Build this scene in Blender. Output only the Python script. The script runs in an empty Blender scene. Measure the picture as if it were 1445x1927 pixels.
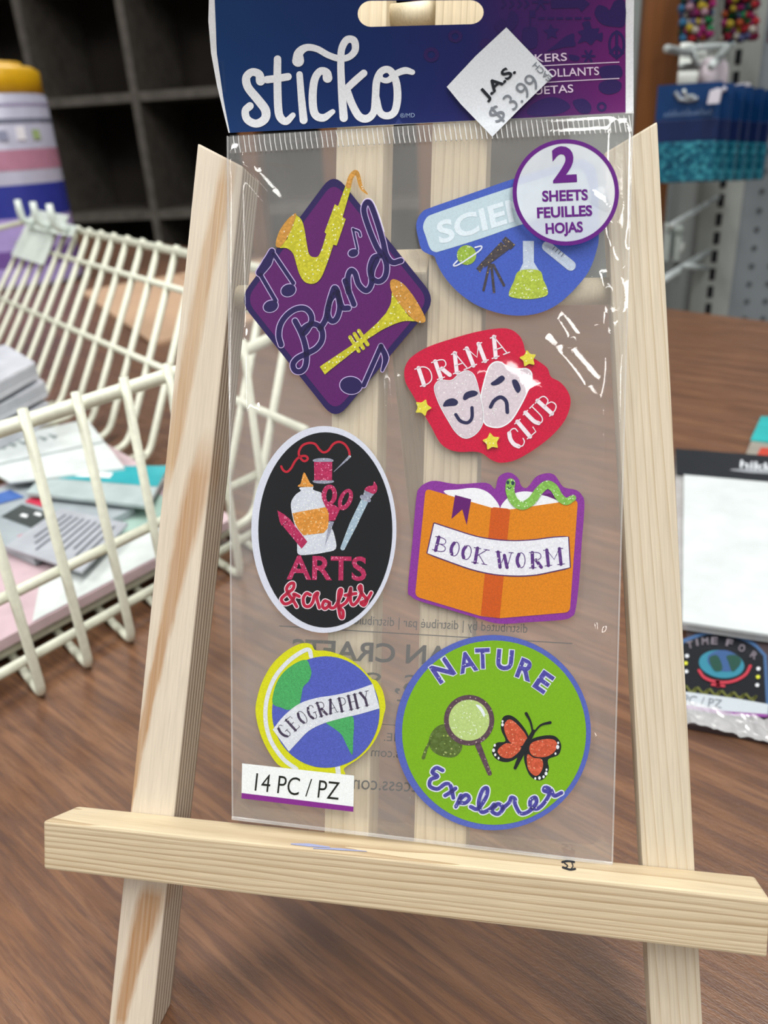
import bpy, bmesh, math, random
import numpy as np
from mathutils import Vector, Matrix
from mathutils.geometry import tessellate_polygon, delaunay_2d_cdt

random.seed(7)
scn = bpy.context.scene
COL = scn.collection

# ------------------------------------------------------------------ camera
FPX = 1500.0                       # focal length in pixels of the 1445 x 1927 frame
CX, CY = 722.5, 963.5
TABLE_Z = 0.75
CAM = Vector((0.0, 0.0, TABLE_Z + 0.235))
R = np.array([[0.97894767, 0.03659484, -0.20080409],
              [0.19661695, -0.43320912, 0.87958606],
              [-0.05480185, -0.90055021, -0.43128422]])
cam_d = bpy.data.cameras.new('camera')
cam_d.sensor_fit = 'AUTO'
cam_d.sensor_width = 36.0
cam_d.lens = 36.0 * FPX / 1927.0
cam_d.clip_start = 0.01
cam_d.dof.use_dof = True
cam_d.dof.focus_distance = 0.205
cam_d.dof.aperture_fstop = 15.5
cam = bpy.data.objects.new('camera', cam_d)
COL.objects.link(cam)
M = Matrix.Identity(4)
for i in range(3):
    M[i][0] = R[i, 0]; M[i][1] = -R[i, 1]; M[i][2] = -R[i, 2]
    M[i][3] = CAM[i]
cam.matrix_world = M
scn.camera = cam

# ------------------------------------------------------------------ world, lamps, exposure
w = bpy.data.worlds.new('world'); scn.world = w; w.use_nodes = True
w.node_tree.nodes['Background'].inputs[0].default_value = (0.86, 0.93, 1.0, 1)
w.node_tree.nodes['Background'].inputs[1].default_value = 0.34
scn.view_settings.view_transform = 'Standard'
scn.view_settings.look = 'None'
scn.view_settings.gamma = 1.0
scn.view_settings.use_curve_mapping = False
scn.view_settings.exposure = -0.5


def area(name, loc, sx, sy, power, rx=0.0, ry=0.0, col=(1, 0.98, 0.945)):
    d = bpy.data.lights.new(name, 'AREA'); d.shape = 'RECTANGLE'
    d.size = sx; d.size_y = sy; d.energy = power; d.color = col
    o = bpy.data.objects.new(name, d); COL.objects.link(o)
    o.location = loc; o.rotation_euler = (rx, ry, 0)
    return o


CEIL = 3.0
area('ceiling_lamp_behind', (1.15, -1.9, CEIL - 0.06), 0.45, 1.2, 44)
area('added_lamp_near', (0.75, -0.7, CEIL - 0.06), 0.45, 1.2, 38)  # added lamp so the top-left film ridge catches a glare streak
area('ceiling_lamp_over', (0.25, 0.45, CEIL - 0.06), 0.5, 1.2, 58)
area('added_lamp_left', (-1.9, -0.5, CEIL - 0.06), 0.6, 1.2, 80)  # added lamp to balance the others and brighten the front faces
area('added_lamp_right', (3.3, -2.5, CEIL - 0.06), 0.6, 2.4, 95)  # added lamp that gives glare along the upright film ridges
area('added_lamp_aside', (-3.3, -2.6, CEIL - 0.06), 0.6, 2.4, 60)  # added lamp for glints on the left flanks of the film ridges
area('ceiling_lamp_far', (-1.3, 2.6, CEIL - 0.06), 0.5, 1.2, 26)

# ------------------------------------------------------------------ measuring helpers
LEAN = math.radians(21.843)                     # the easel frame leans back by this much
XV = np.array([1.0, 0, 0])
UV = np.array([0, math.sin(LEAN), math.cos(LEAN)])       # up along the frame
NV = np.array([0, math.cos(LEAN), -math.sin(LEAN)])      # away from the viewer
DP = 0.199314                                   # distance camera to pack plane
D1 = DP + 0.0012                                # front face of the easel bars
ZT = -0.235
CAMN = np.array(CAM)


def ray(px, py):
    return R @ np.array([px - CX, py - CY, FPX])


def frame(x, u, d):
    """point from frame coordinates: x sideways, u up along the frame, d depth"""
    return CAMN + x * XV + u * UV + d * NV


def pk(px, py, h=0.0):
    """photo point -> point on the pack, h metres in front of the pack plane"""
    r = ray(px, py)
    return CAMN + r * ((DP - h) / (NV @ r))


U0 = 0.0802


def bend(u):
    return 0.0116 * max(0.0, (u - U0) / 0.0285) ** 1.4


def hd(px, py, h=0.0):
    """photo point -> point on the header card, which curls forward"""
    r = ray(px, py)
    o = 0.0
    for _ in range(14):
        p = r * ((DP - o - h) / (NV @ r))
        o = 0.5 * o + 0.5 * bend(p @ UV)
    p = r * ((DP - o - h) / (NV @ r))
    return CAMN + p


def on_z(px, py, z=0.0):
    """photo point -> point at height z over the table"""
    r = ray(px, py)
    return CAMN + r * ((ZT + z) / r[2])


def on_y(px, py, y):
    r = ray(px, py)
    return CAMN + r * (y / r[1])


# ------------------------------------------------------------------ materials
MATS = {}


def srgb(c):
    if isinstance(c, str):
        c = tuple(int(c[i:i + 2], 16) / 255 for i in (1, 3, 5))
    return tuple((v / 12.92 if v <= 0.04045 else ((v + 0.055) / 1.055) ** 2.4) for v in c) + (1.0,)


class NT:
    def __init__(s, name):
        s.m = bpy.data.materials.new(name); s.m.use_nodes = True
        s.t = s.m.node_tree; s.n = s.t.nodes
        s.b = s.n['Principled BSDF']; s.out = s.n['Material Output']

    def add(s, typ, **kw):
        nd = s.n.new(typ)
        for k, v in kw.items():
            setattr(nd, k, v)
        return nd

    def link(s, a, b):
        s.t.links.new(a, b)

    def math(s, op, a, b=None, c=None):
        nd = s.n.new('ShaderNodeMath'); nd.operation = op
        for i, v in enumerate((a, b, c)):
            if v is None: continue
            if isinstance(v, (int, float)): nd.inputs[i].default_value = v
            else: s.link(v, nd.inputs[i])
        return nd.outputs[0]

    def mix(s, f, a, b):
        nd = s.n.new('ShaderNodeMix'); nd.data_type = 'RGBA'
        for sock, v in ((nd.inputs[0], f), (nd.inputs[6], a), (nd.inputs[7], b)):
            if isinstance(v, (int, float)): sock.default_value = v
            elif isinstance(v, tuple): sock.default_value = v
            else: s.link(v, sock)
        return nd.outputs[2]

    def ramp(s, fac, stops):
        nd = s.n.new('ShaderNodeValToRGB')
        el = nd.color_ramp.elements
        while len(el) < len(stops): el.new(0.5)
        for e, (p, c) in zip(el, stops): e.position = p; e.color = c
        s.link(fac, nd.inputs[0])
        return nd.outputs[0]

    def noise(s, vec, scale, detail=3, rough=0.5):
        nd = s.n.new('ShaderNodeTexNoise'); nd.inputs['Scale'].default_value = scale
        nd.inputs['Detail'].default_value = detail; nd.inputs['Roughness'].default_value = rough
        s.link(vec, nd.inputs['Vector'])
        return nd.outputs[0]

    def coord(s, kind='Object'):
        return s.n.new('ShaderNodeTexCoord').outputs[kind]

    def mapping(s, vec, scale=(1, 1, 1), rot=(0, 0, 0), loc=(0, 0, 0)):
        nd = s.n.new('ShaderNodeMapping')
        nd.inputs['Scale'].default_value = scale; nd.inputs['Rotation'].default_value = rot
        nd.inputs['Location'].default_value = loc
        s.link(vec, nd.inputs[0]); return nd.outputs[0]

    def bump(s, h, strength=0.2, dist=0.001):
        nd = s.n.new('ShaderNodeBump'); nd.inputs['Strength'].default_value = strength
        nd.inputs['Distance'].default_value = dist
        s.link(h, nd.inputs['Height']); s.link(nd.outputs[0], s.b.inputs['Normal'])


def plain(col, rough=0.5, metal=0.0, grain=0.03, gscale=2500.0, spec=0.5):
    key = ('p', col, rough, metal, grain, gscale)
    if key in MATS: return MATS[key]
    n = NT('paint_' + str(len(MATS)))
    c = srgb(col)
    nz = n.noise(n.coord(), gscale, 2)
    lo = tuple(max(0, v * (1 - grain * 2)) for v in c[:3]) + (1,)
    hi = tuple(min(1, v * (1 + grain * 2)) for v in c[:3]) + (1,)
    n.link(n.ramp(nz, [(0.3, lo), (0.7, hi)]), n.b.inputs['Base Color'])
    n.b.inputs['Roughness'].default_value = rough
    n.b.inputs['Metallic'].default_value = metal
    n.b.inputs['Specular IOR Level'].default_value = spec if rough < 0.4 else 0.18
    MATS[key] = n.m
    return n.m


def glitter(col, amount=0.35, scale=2600.0, tint='#ffffff'):
    key = ('g', col, amount, scale, tint)
    if key in MATS: return MATS[key]
    n = NT('glitter_' + str(len(MATS)))
    c = srgb(col)
    v = n.add('ShaderNodeTexVoronoi'); v.inputs['Scale'].default_value = scale
    n.link(n.coord(), v.inputs['Vector'])
    sep = n.add('ShaderNodeSeparateColor'); n.link(v.outputs['Color'], sep.inputs[0])
    pale_ = sum(c[:3]) > 1.2
    dark = tuple(x * (0.93 if pale_ else 0.84) for x in c[:3]) + (1,)
    lite = tuple(min(1, x * (1.06 if pale_ else 1.2) + 0.02) for x in c[:3]) + (1,)
    base = n.ramp(sep.outputs[0], [(0.0, dark), (0.55, c), (1.0, lite)])
    fleck = n.math('GREATER_THAN', sep.outputs[1], 1.0 - amount * 0.4)
    edge = n.math('LESS_THAN', v.outputs['Distance'], 0.42)
    f = n.math('MULTIPLY', n.math('MULTIPLY', fleck, edge), 0.6)
    hue = n.mix(0.15, srgb(tint), v.outputs['Color'])
    n.link(n.mix(f, base, hue), n.b.inputs['Base Color'])
    n.b.inputs['Roughness'].default_value = 0.35
    MATS[key] = n.m
    return n.m


def film(name, haze, gloss, rough, haze_col=(0.85, 0.86, 0.86, 1), bump=0.0, bscale=(900, 4000, 900)):
    n = NT(name)
    n.n.remove(n.b)
    tr = n.add('ShaderNodeBsdfTransparent')
    df = n.add('ShaderNodeBsdfDiffuse'); df.inputs[0].default_value = haze_col
    tl = n.add('ShaderNodeBsdfTranslucent'); tl.inputs[0].default_value = haze_col
    gl = n.add('ShaderNodeBsdfGlossy'); gl.inputs['Roughness'].default_value = rough
    gl.inputs[0].default_value = (1, 1, 1, 1)
    dm = n.add('ShaderNodeMixShader'); dm.inputs[0].default_value = 0.25
    n.link(df.outputs[0], dm.inputs[1]); n.link(tl.outputs[0], dm.inputs[2])
    m1 = n.add('ShaderNodeMixShader')
    nz = n.noise(n.coord(), 60.0, 3)
    hz = n.math('MULTIPLY', n.math('ADD', n.math('MULTIPLY', nz, 0.8), 0.6), haze)
    n.link(hz, m1.inputs[0])
    n.link(tr.outputs[0], m1.inputs[1]); n.link(dm.outputs[0], m1.inputs[2])
    m2 = n.add('ShaderNodeMixShader')
    geo_ = n.add('ShaderNodeNewGeometry')
    dt = n.add('ShaderNodeVectorMath', operation='DOT_PRODUCT')
    n.link(geo_.outputs['Incoming'], dt.inputs[0]); n.link(geo_.outputs['Normal'], dt.inputs[1])
    cs_ = n.math('ABSOLUTE', dt.outputs['Value'])
    fr = n.math('ADD', n.math('MULTIPLY', n.math('POWER', n.math('SUBTRACT', 1.0, cs_), 5.0), 0.945), 0.055)
    n.link(n.math('MULTIPLY', fr, gloss), m2.inputs[0])
    n.link(m1.outputs[0], m2.inputs[1]); n.link(gl.outputs[0], m2.inputs[2])
    if bump > 0:
        b = n.add('ShaderNodeBump'); b.inputs['Strength'].default_value = bump
        b.inputs['Distance'].default_value = 0.0004
        mp = n.mapping(n.coord(), bscale)
        n.link(n.noise(mp, 1.0, 3), b.inputs['Height'])
        n.link(b.outputs[0], gl.inputs['Normal'])
    n.link(m2.outputs[0], n.out.inputs[0])
    n.m.use_transparent_shadow = True if hasattr(n.m, 'use_transparent_shadow') else True
    return n.m


def pine(name, fx=0.0, fy=0.0, base='#d8cab2', line='#b3905f', amp=0.6, streaks=(), wob=0.0006, rough=0.55, diag=0.0, sharp=0.35, ph0=0.0):
    """pale pine: growth-ring lines along local z, spaced fx / fy per metre across local x / y"""
    n = NT(name)
    co = n.coord()
    sep = n.add('ShaderNodeSeparateXYZ'); n.link(co, sep.inputs[0])
    x, y, z = sep.outputs
    stretch = n.mapping(co, (1, 1, 0.06))
    wn = n.noise(stretch, 90, 3)
    wv = n.math('MULTIPLY', n.math('SUBTRACT', wn, 0.5), wob * 8)
    ph = n.math('ADD', n.math('MULTIPLY', x, fx), n.math('MULTIPLY', y, fy))
    ph = n.math('ADD', ph, n.math('MULTIPLY', wv, max(fx, fy)))
    if diag: ph = n.math('ADD', ph, n.math('MULTIPLY', z, diag))
    if ph0: ph = n.math('ADD', ph, ph0)
    fr = n.math('FRACT', ph)
    # asymmetric ring: soft rise then a sharp late-wood line
    ring = n.math('POWER', fr, 4.0 / max(0.05, 1 - sharp))
    fade = n.noise(n.mapping(co, (120, 120, 14)), 1.0, 2)
    ringa = n.math('MULTIPLY', n.math('MULTIPLY', ring, amp), n.math('ADD', fade, 0.45))
    fib = n.noise(n.mapping(co, (2600, 2600, 90)), 1.0, 3)
    b = srgb(base); l = srgb(line)
    blo = tuple(v * 0.90 for v in b[:3]) + (1,)
    bhi = tuple(min(1, v * 1.07) for v in b[:3]) + (1,)
    col = n.ramp(fib, [(0.3, blo), (0.7, bhi)])
    big = n.noise(n.mapping(co, (60, 60, 18)), 1.0, 2)
    col = n.mix(n.math('MULTIPLY', big, 0.25), col, srgb('#d2bfa2'))
    col = n.mix(ringa, col, l)
    for (zs, xs, ws, colr, amt, zlen, xlen) in streaks:
        # resin streak whose centre and width follow curves along the bar
        t = n.math('DIVIDE', n.math('SUBTRACT', z, zs[0]), zlen)
        fc = n.add('ShaderNodeFloatCurve'); n.link(t, fc.inputs['Value'])
        fw = n.add('ShaderNodeFloatCurve'); n.link(t, fw.inputs['Value'])
        for nd, vals in ((fc, xs), (fw, ws)):
            cv = nd.mapping.curves[0]
            k = len(vals)
            pts = cv.points
            while len(pts) < k: pts.new(0.5, 0.5)
            for i, v in enumerate(vals):
                pts[i].location = (i / (k - 1), v)
            nd.mapping.update()
        cx = n.math('MULTIPLY', n.math('SUBTRACT', fc.outputs[0], 0.5), xlen)
        wd = n.math('MULTIPLY', fw.outputs[0], xlen)
        jig = n.math('MULTIPLY', n.math('SUBTRACT', n.noise(n.mapping(co, (500, 500, 120)), 1.0, 3), 0.5), 0.0016)
        ds = n.math('ABSOLUTE', n.math('SUBTRACT', n.math('ADD', x, jig), cx))
        mk = n.math('SUBTRACT', 1.0, n.math('DIVIDE', ds, n.math('ADD', wd, 1e-6)))
        mk = n.math('MINIMUM', n.math('MAXIMUM', n.math('MULTIPLY', mk, 2.0), 0.0), 1.0)
        ends = n.math('MINIMUM', n.math('MAXIMUM', n.math('MULTIPLY', n.math('MINIMUM', t, n.math('SUBTRACT', 1.0, t)), 9.0), 0.0), 1.0)
        front = n.math('LESS_THAN', y, 0.0005)
        grn = n.noise(n.mapping(co, (1900, 1900, 16)), 1.0, 3, 0.7)
        mk = n.math('MULTIPLY', mk, n.math('MINIMUM', n.math('ADD', n.math('MULTIPLY', grn, 1.1), 0.25), 1.15))
        mk = n.math('MULTIPLY', n.math('MULTIPLY', mk, ends), n.math('MULTIPLY', front, amt))
        vary = n.mix(n.noise(n.mapping(co, (900, 900, 60)), 1.0, 2), srgb(colr), srgb('#8f5a18'))
        col = n.mix(mk, col, vary)
    n.link(col, n.b.inputs['Base Color'])
    n.b.inputs['Roughness'].default_value = rough
    n.b.inputs['Specular IOR Level'].default_value = 0.3
    n.bump(fib, 0.25, 0.0003)
    return n.m


# ------------------------------------------------------------------ object helpers
def root(name, label, cat, loc, group=None):
    o = bpy.data.objects.new(name, None); COL.objects.link(o)
    o.empty_display_size = 0.02
    o.location = Vector(loc)
    o['label'] = label; o['category'] = cat
    if group: o['group'] = group
    return o


def world_mat(o):
    m = o.matrix_basis.copy()
    while o.parent is not None:
        m = o.parent.matrix_basis @ (o.matrix_parent_inverse @ m) if o.parent.parent is None else world_mat(o.parent) @ o.matrix_parent_inverse @ m
        if o.parent.parent is not None: return m
        o = o.parent
    return m


def attach(o, parent):
    if parent is not None:
        o.parent = parent
        o.matrix_parent_inverse = world_mat(parent).inverted()
    return o


def obj(name, verts, faces, mat, parent=None, smooth=False, mtx=None, label=None, kind=None):
    me = bpy.data.meshes.new(name)
    me.from_pydata([tuple(map(float, v)) for v in verts], [], [tuple(f) for f in faces])
    me.update()
    if mat is not None: me.materials.append(mat)
    if smooth:
        me.polygons.foreach_set('use_smooth', [True] * len(me.polygons))
    o = bpy.data.objects.new(name, me); COL.objects.link(o)
    if mtx is not None: o.matrix_basis = mtx
    attach(o, parent)
    if label: o['label'] = label
    if kind: o['kind'] = kind
    return o


def tag(o, label, cat, group=None):
    o['label'] = label; o['category'] = cat
    if group: o['group'] = group
    return o


class MB:
    """collects simple solids into one mesh"""
    def __init__(s): s.v = []; s.f = []

    def add(s, v, f):
        k = len(s.v); s.v += [tuple(map(float, p)) for p in v]; s.f += [tuple(i + k for i in q) for q in f]
        return s

    def box(s, a, b):
        x0, y0, z0 = a; x1, y1, z1 = b
        return s.hexa([(x0, y0, z0), (x1, y0, z0), (x1, y1, z0), (x0, y1, z0), (x0, y0, z1), (x1, y0, z1), (x1, y1, z1), (x0, y1, z1)])

    def hexa(s, c):
        return s.add(c, [(0, 3, 2, 1), (4, 5, 6, 7), (0, 1, 5, 4), (1, 2, 6, 5), (2, 3, 7, 6), (3, 0, 4, 7)])

    def tube(s, pts, r, n=8, cap=True):
        pts = [np.array(p, float) for p in pts]
        rings = []
        up = None
        for i, p in enumerate(pts):
            d = pts[min(i + 1, len(pts) - 1)] - pts[max(i - 1, 0)]
            d = d / (np.linalg.norm(d) + 1e-12)
            if up is None:
                up = np.array([0, 0, 1.0]) if abs(d[2]) < 0.9 else np.array([1.0, 0, 0])
            a = np.cross(d, up); a /= np.linalg.norm(a) + 1e-12
            up = np.cross(a, d)
            rr = r[i] if isinstance(r, (list, tuple)) else r
            rings.append([p + rr * (math.cos(2 * math.pi * k / n) * a + math.sin(2 * math.pi * k / n) * up) for k in range(n)])
        v = [q for rg in rings for q in rg]
        f = []
        for i in range(len(pts) - 1):
            for k in range(n):
                f.append((i * n + k, i * n + (k + 1) % n, (i + 1) * n + (k + 1) % n, (i + 1) * n + k))
        if cap:
            f.append(tuple(range(n))[::-1]); f.append(tuple((len(pts) - 1) * n + k for k in range(n)))
        return s.add(v, f)

    def lathe(s, prof, center, n=32):
        v = []; f = []
        for (r, z) in prof:
            for k in range(n):
                a = 2 * math.pi * k / n
                v.append((center[0] + r * math.cos(a), center[1] + r * math.sin(a), center[2] + z))
        for i in range(len(prof) - 1):
            for k in range(n):
                f.append((i * n + k, i * n + (k + 1) % n, (i + 1) * n + (k + 1) % n, (i + 1) * n + k))
        return s.add(v, f)

    def build(s, name, mat, parent=None, smooth=False, bevel=0.0, **kw):
        o = obj(name, s.v, s.f, mat, parent, smooth, **kw)
        if bevel > 0:
            bm = bmesh.new(); bm.from_mesh(o.data)
            bmesh.ops.bevel(bm, geom=bm.edges[:], offset=bevel, segments=2, affect='EDGES', profile=0.6)
            bm.to_mesh(o.data); bm.free()
        return o


def structure(o):
    o['kind'] = 'structure'
    return o


# ------------------------------------------------------------------ 2D drawing helpers (photo pixels)
def crom(pts, closed=False, n=6):
    """Catmull-Rom smoothing"""
    P = [np.array(p, float) for p in pts]
    k = len(P)
    if k < 3: return [tuple(p) for p in P]
    out = []
    rng = range(k) if closed else range(k - 1)
    for i in rng:
        if closed:
            p0, p1, p2, p3 = P[(i - 1) % k], P[i], P[(i + 1) % k], P[(i + 2) % k]
        else:
            p1, p2 = P[i], P[i + 1]
            p0 = P[i - 1] if i > 0 else 2 * p1 - p2
            p3 = P[i + 2] if i + 2 < k else 2 * p2 - p1
        for j in range(n):
            t = j / n
            out.append(tuple(0.5 * ((2 * p1) + (-p0 + p2) * t + (2 * p0 - 5 * p1 + 4 * p2 - p3) * t * t + (-p0 + 3 * p1 - 3 * p2 + p3) * t ** 3)))
    if not closed: out.append(tuple(P[-1]))
    return out


def rounded(corners, d, n=6):
    out = []
    k = len(corners)
    C = [np.array(c, float) for c in corners]
    for i in range(k):
        a, b, c = C[i - 1], C[i], C[(i + 1) % k]
        dd = d[i] if isinstance(d, (list, tuple)) else d
        p = b + (a - b) / np.linalg.norm(a - b) * dd
        q = b + (c - b) / np.linalg.norm(c - b) * dd
        for j in range(n + 1):
            t = j / n
            out.append(tuple((1 - t) ** 2 * p + 2 * t * (1 - t) * b + t * t * q))
    return out


def ell(cx, cy, rx, ry, rot=0.0, n=40):
    c, s = math.cos(math.radians(rot)), math.sin(math.radians(rot))
    return [(cx + rx * math.cos(t) * c - ry * math.sin(t) * s, cy + rx * math.cos(t) * s + ry * math.sin(t) * c)
            for t in [2 * math.pi * i / n for i in range(n)]]


def star(cx, cy, r, rot=-90, k=5, inner=0.5):
    return [(cx + (r if i % 2 == 0 else r * inner) * math.cos(math.radians(rot + i * 180 / k)),
             cy + (r if i % 2 == 0 else r * inner) * math.sin(math.radians(rot + i * 180 / k))) for i in range(2 * k)]


def tri_poly(loops):
    """triangulate an outline with optional holes -> (points, triangles)"""
    vs = [[Vector((p[0], p[1], 0)) for p in lp] for lp in loops]
    tris = tessellate_polygon(vs)
    pts = [p for lp in loops for p in lp]
    return pts, [tuple(t) for t in tris]


def ribbon(pts, wd):
    """a stroke with round ends as flat faces; wd one width or a list"""
    P = [np.array(p, float) for p in pts]
    k = len(P)
    W = [wd] * k if isinstance(wd, (int, float)) else [np.interp(i / (k - 1), np.linspace(0, 1, len(wd)), wd) for i in range(k)]
    v = []; f = []
    for i, p in enumerate(P):
        d = P[min(i + 1, k - 1)] - P[max(i - 1, 0)]
        d = d / (np.linalg.norm(d) + 1e-9)
        nrm = np.array([-d[1], d[0]])
        v += [tuple(p + nrm * W[i] / 2), tuple(p - nrm * W[i] / 2)]
        if i: f.append((2 * i - 2, 2 * i - 1, 2 * i + 1, 2 * i))
    for e, q in ((0, P[0] - P[1]), (k - 1, P[-1] - P[-2])):
        a0 = math.atan2(q[1], q[0])
        b = len(v)
        v.append(tuple(P[e]))
        for j in range(9):
            a = a0 - math.pi / 2 + math.pi * j / 8
            v.append((P[e][0] + W[e] / 2 * math.cos(a), P[e][1] + W[e] / 2 * math.sin(a)))
        for j in range(8): f.append((b, b + 1 + j, b + 2 + j))
    return v, f


class Crop:
    """coordinates read in an enlarged view of the photograph"""
    def __init__(s, x0, y0, k): s.x0, s.y0, s.k = x0, y0, k
    def __call__(s, p): return (s.x0 + p[0] / s.k, s.y0 + p[1] / s.k)


class Art:
    """flat printed artwork: polygons and strokes mapped onto a surface"""
    def __init__(s, crop, surf=pk): s.c = crop; s.surf = surf; s.v = []; s.f = []

    def _put(s, pts, faces, h):
        k = len(s.v)
        s.v += [s.surf(*s.c(p), h) for p in pts]
        s.f += [tuple(i + k for i in q) for q in faces]
        return s

    def poly(s, loop, h, holes=()):
        p, t = tri_poly([list(loop)] + [list(x) for x in holes])
        return s._put(p, t, h)

    def stroke(s, pts, wd, h, smooth=True, n=6):
        v, f = ribbon(crom(pts, n=n) if smooth else pts, wd)
        return s._put(v, f, h)

    def raw(s, pts, faces, h): return s._put(pts, faces, h)

    def build(s, name, mat, parent, label=None):
        return obj(name, s.v, s.f, mat, parent, label=label)


def solid(crop, loop, h0, h1, name, mat, parent, surf=pk, edge=None, label=None):
    """a die-cut piece of card: front, back and edges"""
    pts, tris = tri_poly([loop])
    n = len(pts)
    v = [surf(*crop(p), h1) for p in pts] + [surf(*crop(p), h0) for p in pts]
    f = [t for t in tris] + [(a + n, c + n, b + n) for a, b, c in tris]
    f += [(i, (i + 1) % n, (i + 1) % n + n, i + n) for i in range(n)]
    o = obj(name, v, f, mat, parent, label=label)
    if edge is not None:
        o.data.materials.append(edge)
        for p in o.data.polygons:
            if p.index >= 2 * len(tris): p.material_index = 1
    return o


# text through the built-in font
_FONT = {}


def text2d(s, bold=0.0):
    key = (s, bold)
    if key in _FONT: return _FONT[key]
    cu = bpy.data.curves.new('txt', 'FONT'); cu.body = s; cu.offset = bold
    cu.resolution_u = 4; cu.fill_mode = 'FRONT'
    o = bpy.data.objects.new('txt', cu)
    me = bpy.data.meshes.new_from_object(o)
    v = [(p.co.x, p.co.y) for p in me.vertices]
    f = [tuple(p.vertices) for p in me.polygons]
    bpy.data.objects.remove(o); bpy.data.curves.remove(cu); bpy.data.meshes.remove(me)
    _FONT[key] = (v, f)
    return v, f


def text_on(art, s, a, b, cap, h, bold=0.0, up=None, mirror=False):
    """set the string from baseline point a to b, capitals cap units high (crop units)"""
    v, f = text2d(s, bold)
    if not v: return art
    xs = [p[0] for p in v]
    x0, x1 = min(xs), max(xs)
    vh, _ = text2d('H', bold)
    hy = max(p[1] for p in vh); hy0 = min(p[1] for p in vh)
    a = np.array(a, float); b = np.array(b, float)
    if up is None:
        d = (b - a) / np.linalg.norm(b - a)
        upv = np.array([d[1], -d[0]])
        if upv[1] > 0: upv = -upv
    else:
        upv = np.array(up, float) / np.linalg.norm(up)
    pts = [tuple(a + (b - a) * ((p[0] - x0) / (x1 - x0)) + upv * cap * ((p[1] - hy0) / (hy - hy0))) for p in v]
    return art.raw(pts, f, h)


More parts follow.
